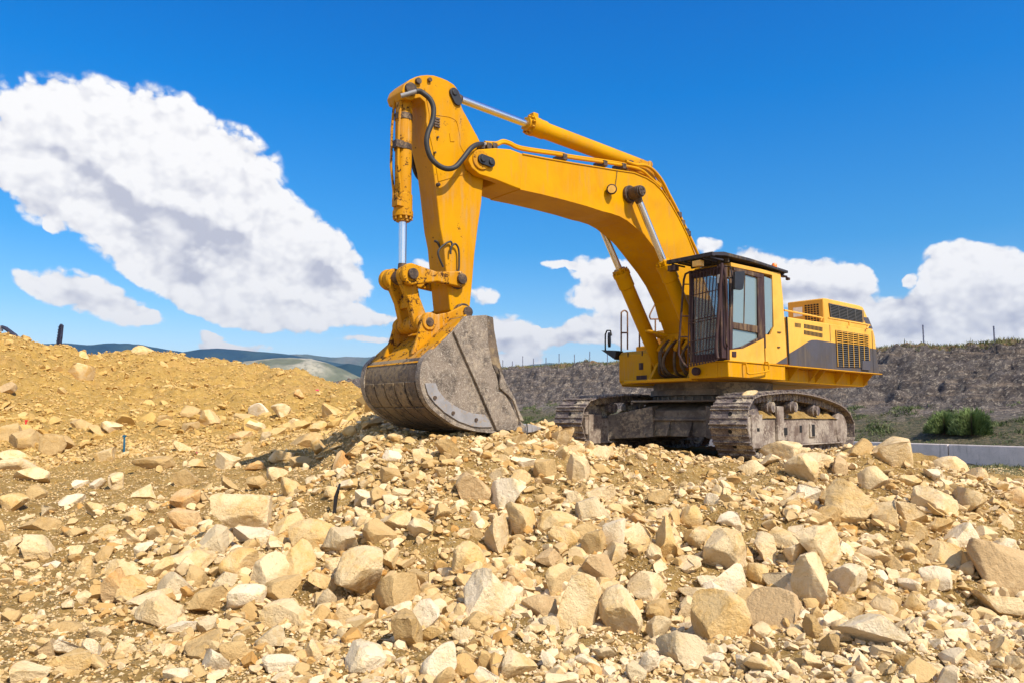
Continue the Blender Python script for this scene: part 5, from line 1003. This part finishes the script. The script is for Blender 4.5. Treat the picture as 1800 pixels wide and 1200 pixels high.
for lb, os_ in used.items():
    os_.sort(key=lambda q: q[0]); n = len(os_); wd_ = [''] if n == 1 else (['leftmost ', 'rightmost '] if n == 2 else ['leftmost '] + ['middle '] * (n - 2) + ['rightmost '])
    for (px, o), w_ in zip(os_, wd_): tag(o, w_ + lb, 'rock', 'loose limestone rocks of the heap')
# a stone lying on the near track
q = TT((2.25, HG + .14, 1.16)); v, f = rock_shape(np.random.RandomState(5), 4, 14, .01); v = v * np.array([.30, .2, .13])
me = bpy.data.meshes.new('rock'); raw_mesh(me, v, f, True); me.set_sharp_from_angle(angle=R(30)); me.materials.append(RK['pale']); o = bpy.data.objects.new('rock', me); sc.collection.objects.link(o)
o.location = EX.matrix_basis @ Vector((q[0], q[1], q[2] + .07)); o.rotation_euler = (0, .25, 2.9); tag(o, 'small pale stone lying on top of the near track shoes', 'rock')

# soil packed on the track frames
for side in (1, -1):
    gx, gy = np.meshgrid(np.linspace(-2.0, 2.0, 160), np.linspace(-.23, .27, 24)); e_ = (1 - (gy / .28) ** 2).clip(0, 1)
    gz = .79 + (np.clip(.10 + fbm(gx * 1.0 + side * 5, gy, 1.6, 3) * .35, 0, .16) + fbm(gx, gy, 12, 3) * .03) * e_ * np.clip((2.0 - abs(gx)) * 4, 0, 1)
    pts_ = np.array([TT((a_, side * HG + side * b_, c_)) for a_, b_, c_ in zip(gx.ravel(), gy.ravel(), gz.ravel())]) @ np.array(EX.matrix_basis.to_3x3()).T + np.array(EX.location)
    o = grid_mesh('packed_soil', pts_[:, 0].reshape(gx.shape), pts_[:, 1].reshape(gx.shape), pts_[:, 2].reshape(gx.shape), m_soil); tag(o, kind='stuff')
# loose stones and gravel nobody could count
m_st, t, b, o = newmat('loose_stones')
at = N(t, 'ShaderNodeAttribute', attribute_name='tint').outputs['Fac']
rp = N(t, 'ShaderNodeValToRGB', {0: at}); e = rp.color_ramp.elements; e[0].position = 0; e[0].color = (.38, .25, .11, 1); e[1].position = 1; e[1].color = (.78, .65, .46, 1)
for p_, c_ in ((.12, (.52, .28, .08)), (.3, (.52, .36, .16)), (.55, (.62, .45, .23)), (.8, (.72, .575, .36))): q = e.new(p_); q.color = (*c_, 1)
bk_ = N(t, 'ShaderNodeAttribute', attribute_name='bank').outputs['Fac']
n1 = NOISE(t, o, 9., 5, .65); n2 = NOISE(t, o, 45., 5, .7)
c = MIX(t, MR(t, n1, .45, .65, 0., .45), MIX(t, 1., rp.outputs[0], (.99, .94, .85), 'MULTIPLY'), (.46, .29, .11)); c = MIX(t, MA(t, 'MULTIPLY', bk_, .75), c, (.56, .345, .095)); c = MIX(t, MR(t, n2, .40, .32, 0., .5), c, (.22, .14, .07))
t.links.new(c, b.inputs['Base Color']); b.inputs['Roughness'].default_value = .9; b.inputs['Specular IOR Level'].default_value = .2; bump(t, b, MA(t, 'ADD', n1, n2), .8, .012)
def stones(name, n, lod, Y0, Y1, smin, smax, power, seed, u0=-.95, u1=.95, dens=None, nproto=24, sink=.15, far_only=False):
    r = np.random.RandomState(seed)
    y = np.exp(r.uniform(math.log(Y0), math.log(Y1), n)); u = r.uniform(u0, u1, n); x = u * y
    if dens is not None: k = r.rand(n) < dens(x, y); x, y = x[k], y[k]
    n = len(x); q = r.rand(n)
    a_, b_ = smin ** (1 - power), smax ** (1 - power); size = (a_ + (b_ - a_) * q) ** (1 / (1 - power))
    size = np.maximum(size, y * .0022) if far_only is False else size * (y / 30)
    protos = [rock_shape(r, lod, 8, 0)[0] for _ in range(nproto)]; f = ICO[lod][1]; nv = len(protos[0]); PR = np.array(protos)
    idx = r.randint(0, nproto, n); V = PR[idx] * (size[:, None] * np.stack([r.uniform(.8, 1.3, n), r.uniform(.7, 1.1, n), r.uniform(.45, .85, n)], 1))[:, None, :]
    a = r.rand(n) * 2 * np.pi; ca, sa = np.cos(a), np.sin(a); tl = r.randn(n) * .45; ct, st_ = np.cos(tl), np.sin(tl)
    X_, Y_, Z_ = V[..., 0], V[..., 1], V[..., 2]; Z2 = Z_ * ct[:, None] - X_ * st_[:, None]; X2 = X_ * ct[:, None] + Z_ * st_[:, None]
    V = np.stack([X2 * ca[:, None] - Y_ * sa[:, None], X2 * sa[:, None] + Y_ * ca[:, None], Z2], -1)
    V = V + np.stack([x, y, ground_z(x, y) + size * sink], 1)[:, None, :]
    F_ = (f[None] + (np.arange(n) * nv)[:, None, None]).reshape(-1, 3)
    me = bpy.data.meshes.new(name); raw_mesh(me, V.reshape(-1, 3), F_, False); me.materials.append(m_st)
    ta = np.clip(r.beta(2.4, 1.9, n) + .18 * (x > 0) * np.clip((9 - y) / 4, 0, 1), 0, 1)
    for nm, val in (('tint', ta), ('bank', np.clip((y - 13) / 14, 0, 1) * (x < 3))):
        at_ = me.attributes.new(nm, 'FLOAT', 'POINT'); at_.data.foreach_set('value', np.repeat(val, nv).astype(np.float32))
    o = bpy.data.objects.new(name, me); sc.collection.objects.link(o); tag(o, kind='stuff'); return o
def dens_pile(x, y):
    px = 900 + x / y * F; d = .14 + .86 * np.clip((px - 150) / 350, 0, 1); d = d * np.where(y > 14.5, .3, 1) * np.where((y > 11.5) & (px < 640), .22, 1)
    bare = np.exp(-(((px - 1240) / 130) ** 2 + ((y - 10.6) / 1.6) ** 2)) * .8 + np.exp(-(((px - 740) / 110) ** 2 + ((y - 10.2) / .8) ** 2)) * .5
    verge = (y > 20) & (x > 7); near_ = (.38 + 1.3 * np.clip(fbm(x, y, .85, 3) * 2.6 + .5, 0, 1)) * np.clip((y - 5.2) / 1.6, .3, 1)
    return np.clip(d * (1 - bare) * near_, 0, 1) * ~verge
def no_mach(x, y): return np.where((y > 13.6) & (x > 1.0) & (y < 21), 0, 1)
stones('rubble', 40000, 3, 3.6, 24, .055, .20, 2.2, 31, dens=lambda x, y: dens_pile(x, y) * no_mach(x, y) * np.clip((y - 5.6) / 1.2, .15, 1))
stones('small_stones', 52000, 2, 3.4, 30, .028, .11, 2.4, 32, dens=lambda x, y: np.clip(dens_pile(x, y) + np.where((y > 11.5) & (x < -2.3), .05, .25), 0, 1) * no_mach(x, y))
stones('gravel', 130000, 1, 3.2, 26, .010, .035, 2.2, 33, dens=lambda x, y: no_mach(x, y))
stones('bank_rubble', 16000, 2, 24, 64, .08, .75, 2.8, 34, u1=-.05, dens=lambda x, y: np.clip(.10 + .9 * np.clip(fbm(x, y, .16, 3) + .05, 0, 1) + .9 * np.clip((y - 40) / 14, 0, 1) * np.clip((-x / y - .30) / .2, 0, 1), 0, 1))

stones('bank_gravel', 45000, 1, 20, 64, .05, .22, 2.6, 35, u1=-.05, dens=lambda x, y: np.clip(.35 + .9 * np.clip(fbm(x + 40, y, .3, 3) + .1, 0, 1), 0, 1))

# ---------------------------------------------------------------- small things
def place(px, py): return hit(px, py)
def stake(px, py, hpx, lean, mat, label, r=.018):
    P_ = place(px, py); d = P_[1]; h = hpx * d / F; q = MB(); q.tube([(0, 0, -.1), (lean * .5 * h, 0, h * .5), (lean * h, 0, h)], [r, r, r * .8], 8); q.box(lean * h - r * 1.4, lean * h + r * 1.4, -r, r, h - .05, h + .01)
    o = q.build('stake', mat, None, .003); o.location = P_; tag(o, label, 'stake', 'marker stakes in the quarry floor'); return o
stake(218, 795, 30, -.03, plain('stake_blue', (.01, .10, .17), .5), 'dark blue marker stake standing in the bare ground on the left', .03)
stake(44, 752, 14, .1, plain('stake_red', (.75, .02, .03), .5), 'small red marker stake near the left edge', .03)
stake(103, 689, 7, .05, plain('stake_purple', (.13, .02, .25), .5), 'tiny purple marker stake far up the left bank', .03)
P_ = place(597, 892); q = MB(); d = P_[1]; hh = 46 * d / F
q.tube([(-.03, 0, -.08), (-.01, -.02, hh * .45), (.035, -.03, hh * .95)], [.018, .025, .012], 8); q.tube([(.0, -.02, hh * .4), (.03, -.05, hh * .7)], .01, 6); o = q.build('plastic_strip', M_BLACK); o.location = (P_[0], P_[1] - .15, P_[2]); tag(o, 'black plastic strip sticking out of the rubble below the bucket', 'plastic strip')
for px, py, lb in ((346, 798, 'small pink paint marked stone on the bare ground'), (557, 687, 'tiny red marked stone on the far bank left of the bucket')):
    P_ = place(px, py); v, f = rock_shape(np.random.RandomState(px), 3, 12, .01); v = v * np.array([.14, .1, .08]) * (P_[1] / 20)
    me = bpy.data.meshes.new('marked_stone'); raw_mesh(me, v, f, True); me.materials.append(plain('pink_marker', (.8, .03, .15), .6)); o = bpy.data.objects.new('marked_stone', me); sc.collection.objects.link(o); o.location = P_ + np.array([0, 0, .02]); tag(o, lb, 'stone')
# drilling rig behind the crest
D_ = 58.; dd = ray(103, 614); dd = dd / dd[1]; base = np.array([dd[0] * D_, D_, EYE + dd[2] * D_]); s_ = D_ / F
rg = tag(empty('drill_rig', tuple(base)), 'dark drilling rig mast rising behind the left bank', 'drill rig')
M_RIG = plain('rig_dark', (.02, .022, .05), .6)
q = MB()
for x0 in (-3, 3):
    for y0 in (-3, 3): q.tube([((x0 - 2) * s_, y0 * s_, -20 * s_), ((x0 * .6 + 2.5) * s_, y0 * .6 * s_, 43 * s_)], .05, 6)
for k in range(9):
    z0 = k * 4.8; q.tube([((-4 + k * .3) * s_, -3 * s_, z0 * s_), ((3 + k * .2) * s_, -3 * s_, (z0 + 4.5) * s_)], .035, 5); q.tube([((3 + k * .2) * s_, -3 * s_, z0 * s_), ((-4 + k * .4) * s_, -3 * s_, z0 * s_)], .035, 5)
q.box(-2 * s_, 3.6 * s_, -2 * s_, 2 * s_, 2 * s_, 36 * s_); q.build('mast', M_RIG, rg)
q = MB(); q.box(-6 * s_, 1 * s_, -3 * s_, 3 * s_, -2 * s_, 9 * s_); q.box(.5 * s_, 5 * s_, -2.5 * s_, 2.5 * s_, 20 * s_, 26 * s_); q.cyl((2 * s_, 0, 36 * s_), (2 * s_, 0, 45 * s_), .1, 8); q.build('drill_head', M_RIG, rg, .04)
q = MB(); q.box(-18 * s_, 4 * s_, -8 * s_, 8 * s_, -26 * s_, -4 * s_); q.box(-14 * s_, 0, -5 * s_, 5 * s_, -4 * s_, -1 * s_); q.build('carrier', plain('rig_pale', (.5, .4, .3), .6), rg, .08)
D_ = 54.; dd = ray(14, 582); dd = dd / dd[1]; base = np.array([dd[0] * D_, D_, EYE + dd[2] * D_]); s_ = D_ / F
rg = tag(empty('crane_arm', tuple(base)), 'dark lattice machine arm poking over the bank at the far left edge', 'machine arm')
q = MB(); q.tube([(-12 * s_, 0, 8 * s_), (-4 * s_, 0, 4.5 * s_), (13 * s_, 0, -8 * s_), (26 * s_, 0, -22 * s_)], [.10, .14, .16, .2], 8); q.build('arm', M_RIG, rg)
q = MB(); q.tube([(-16 * s_, 0, 3 * s_), (-12 * s_, 0, 8 * s_)], .12, 8); q.box(-16 * s_, -11 * s_, -.15, .15, 0, 4 * s_); q.tube([(-5 * s_, 0, -9 * s_), (7 * s_, 0, -4 * s_), (13 * s_, 0, -8 * s_)], .06, 6); q.build('arm_head', plain('arm_grey', (.25, .24, .26), .5), rg)

# ---------------------------------------------------------------- haze
me = bpy.data.meshes.new('haze'); bm = bmesh.new(); bmesh.ops.create_cube(bm, size=1); bmesh.ops.transform(bm, matrix=Matrix.Translation((0, 3350, 155)) @ Matrix.Diagonal((21000, 7100, 560, 1)), verts=bm.verts); bm.to_mesh(me); bm.free()
hz = bpy.data.objects.new('haze', me); sc.collection.objects.link(hz); tag(hz, kind='stuff')
m = bpy.data.materials.new('haze_air'); m.use_nodes = True; t = m.node_tree; t.nodes.clear()
v = N(t, 'ShaderNodeVolumePrincipled', {'Color': (.50, .74, 1., 1), 'Density': .0001, 'Anisotropy': .6}); N(t, 'ShaderNodeOutputMaterial', {'Volume': v.outputs[0]}); me.materials.append(m)
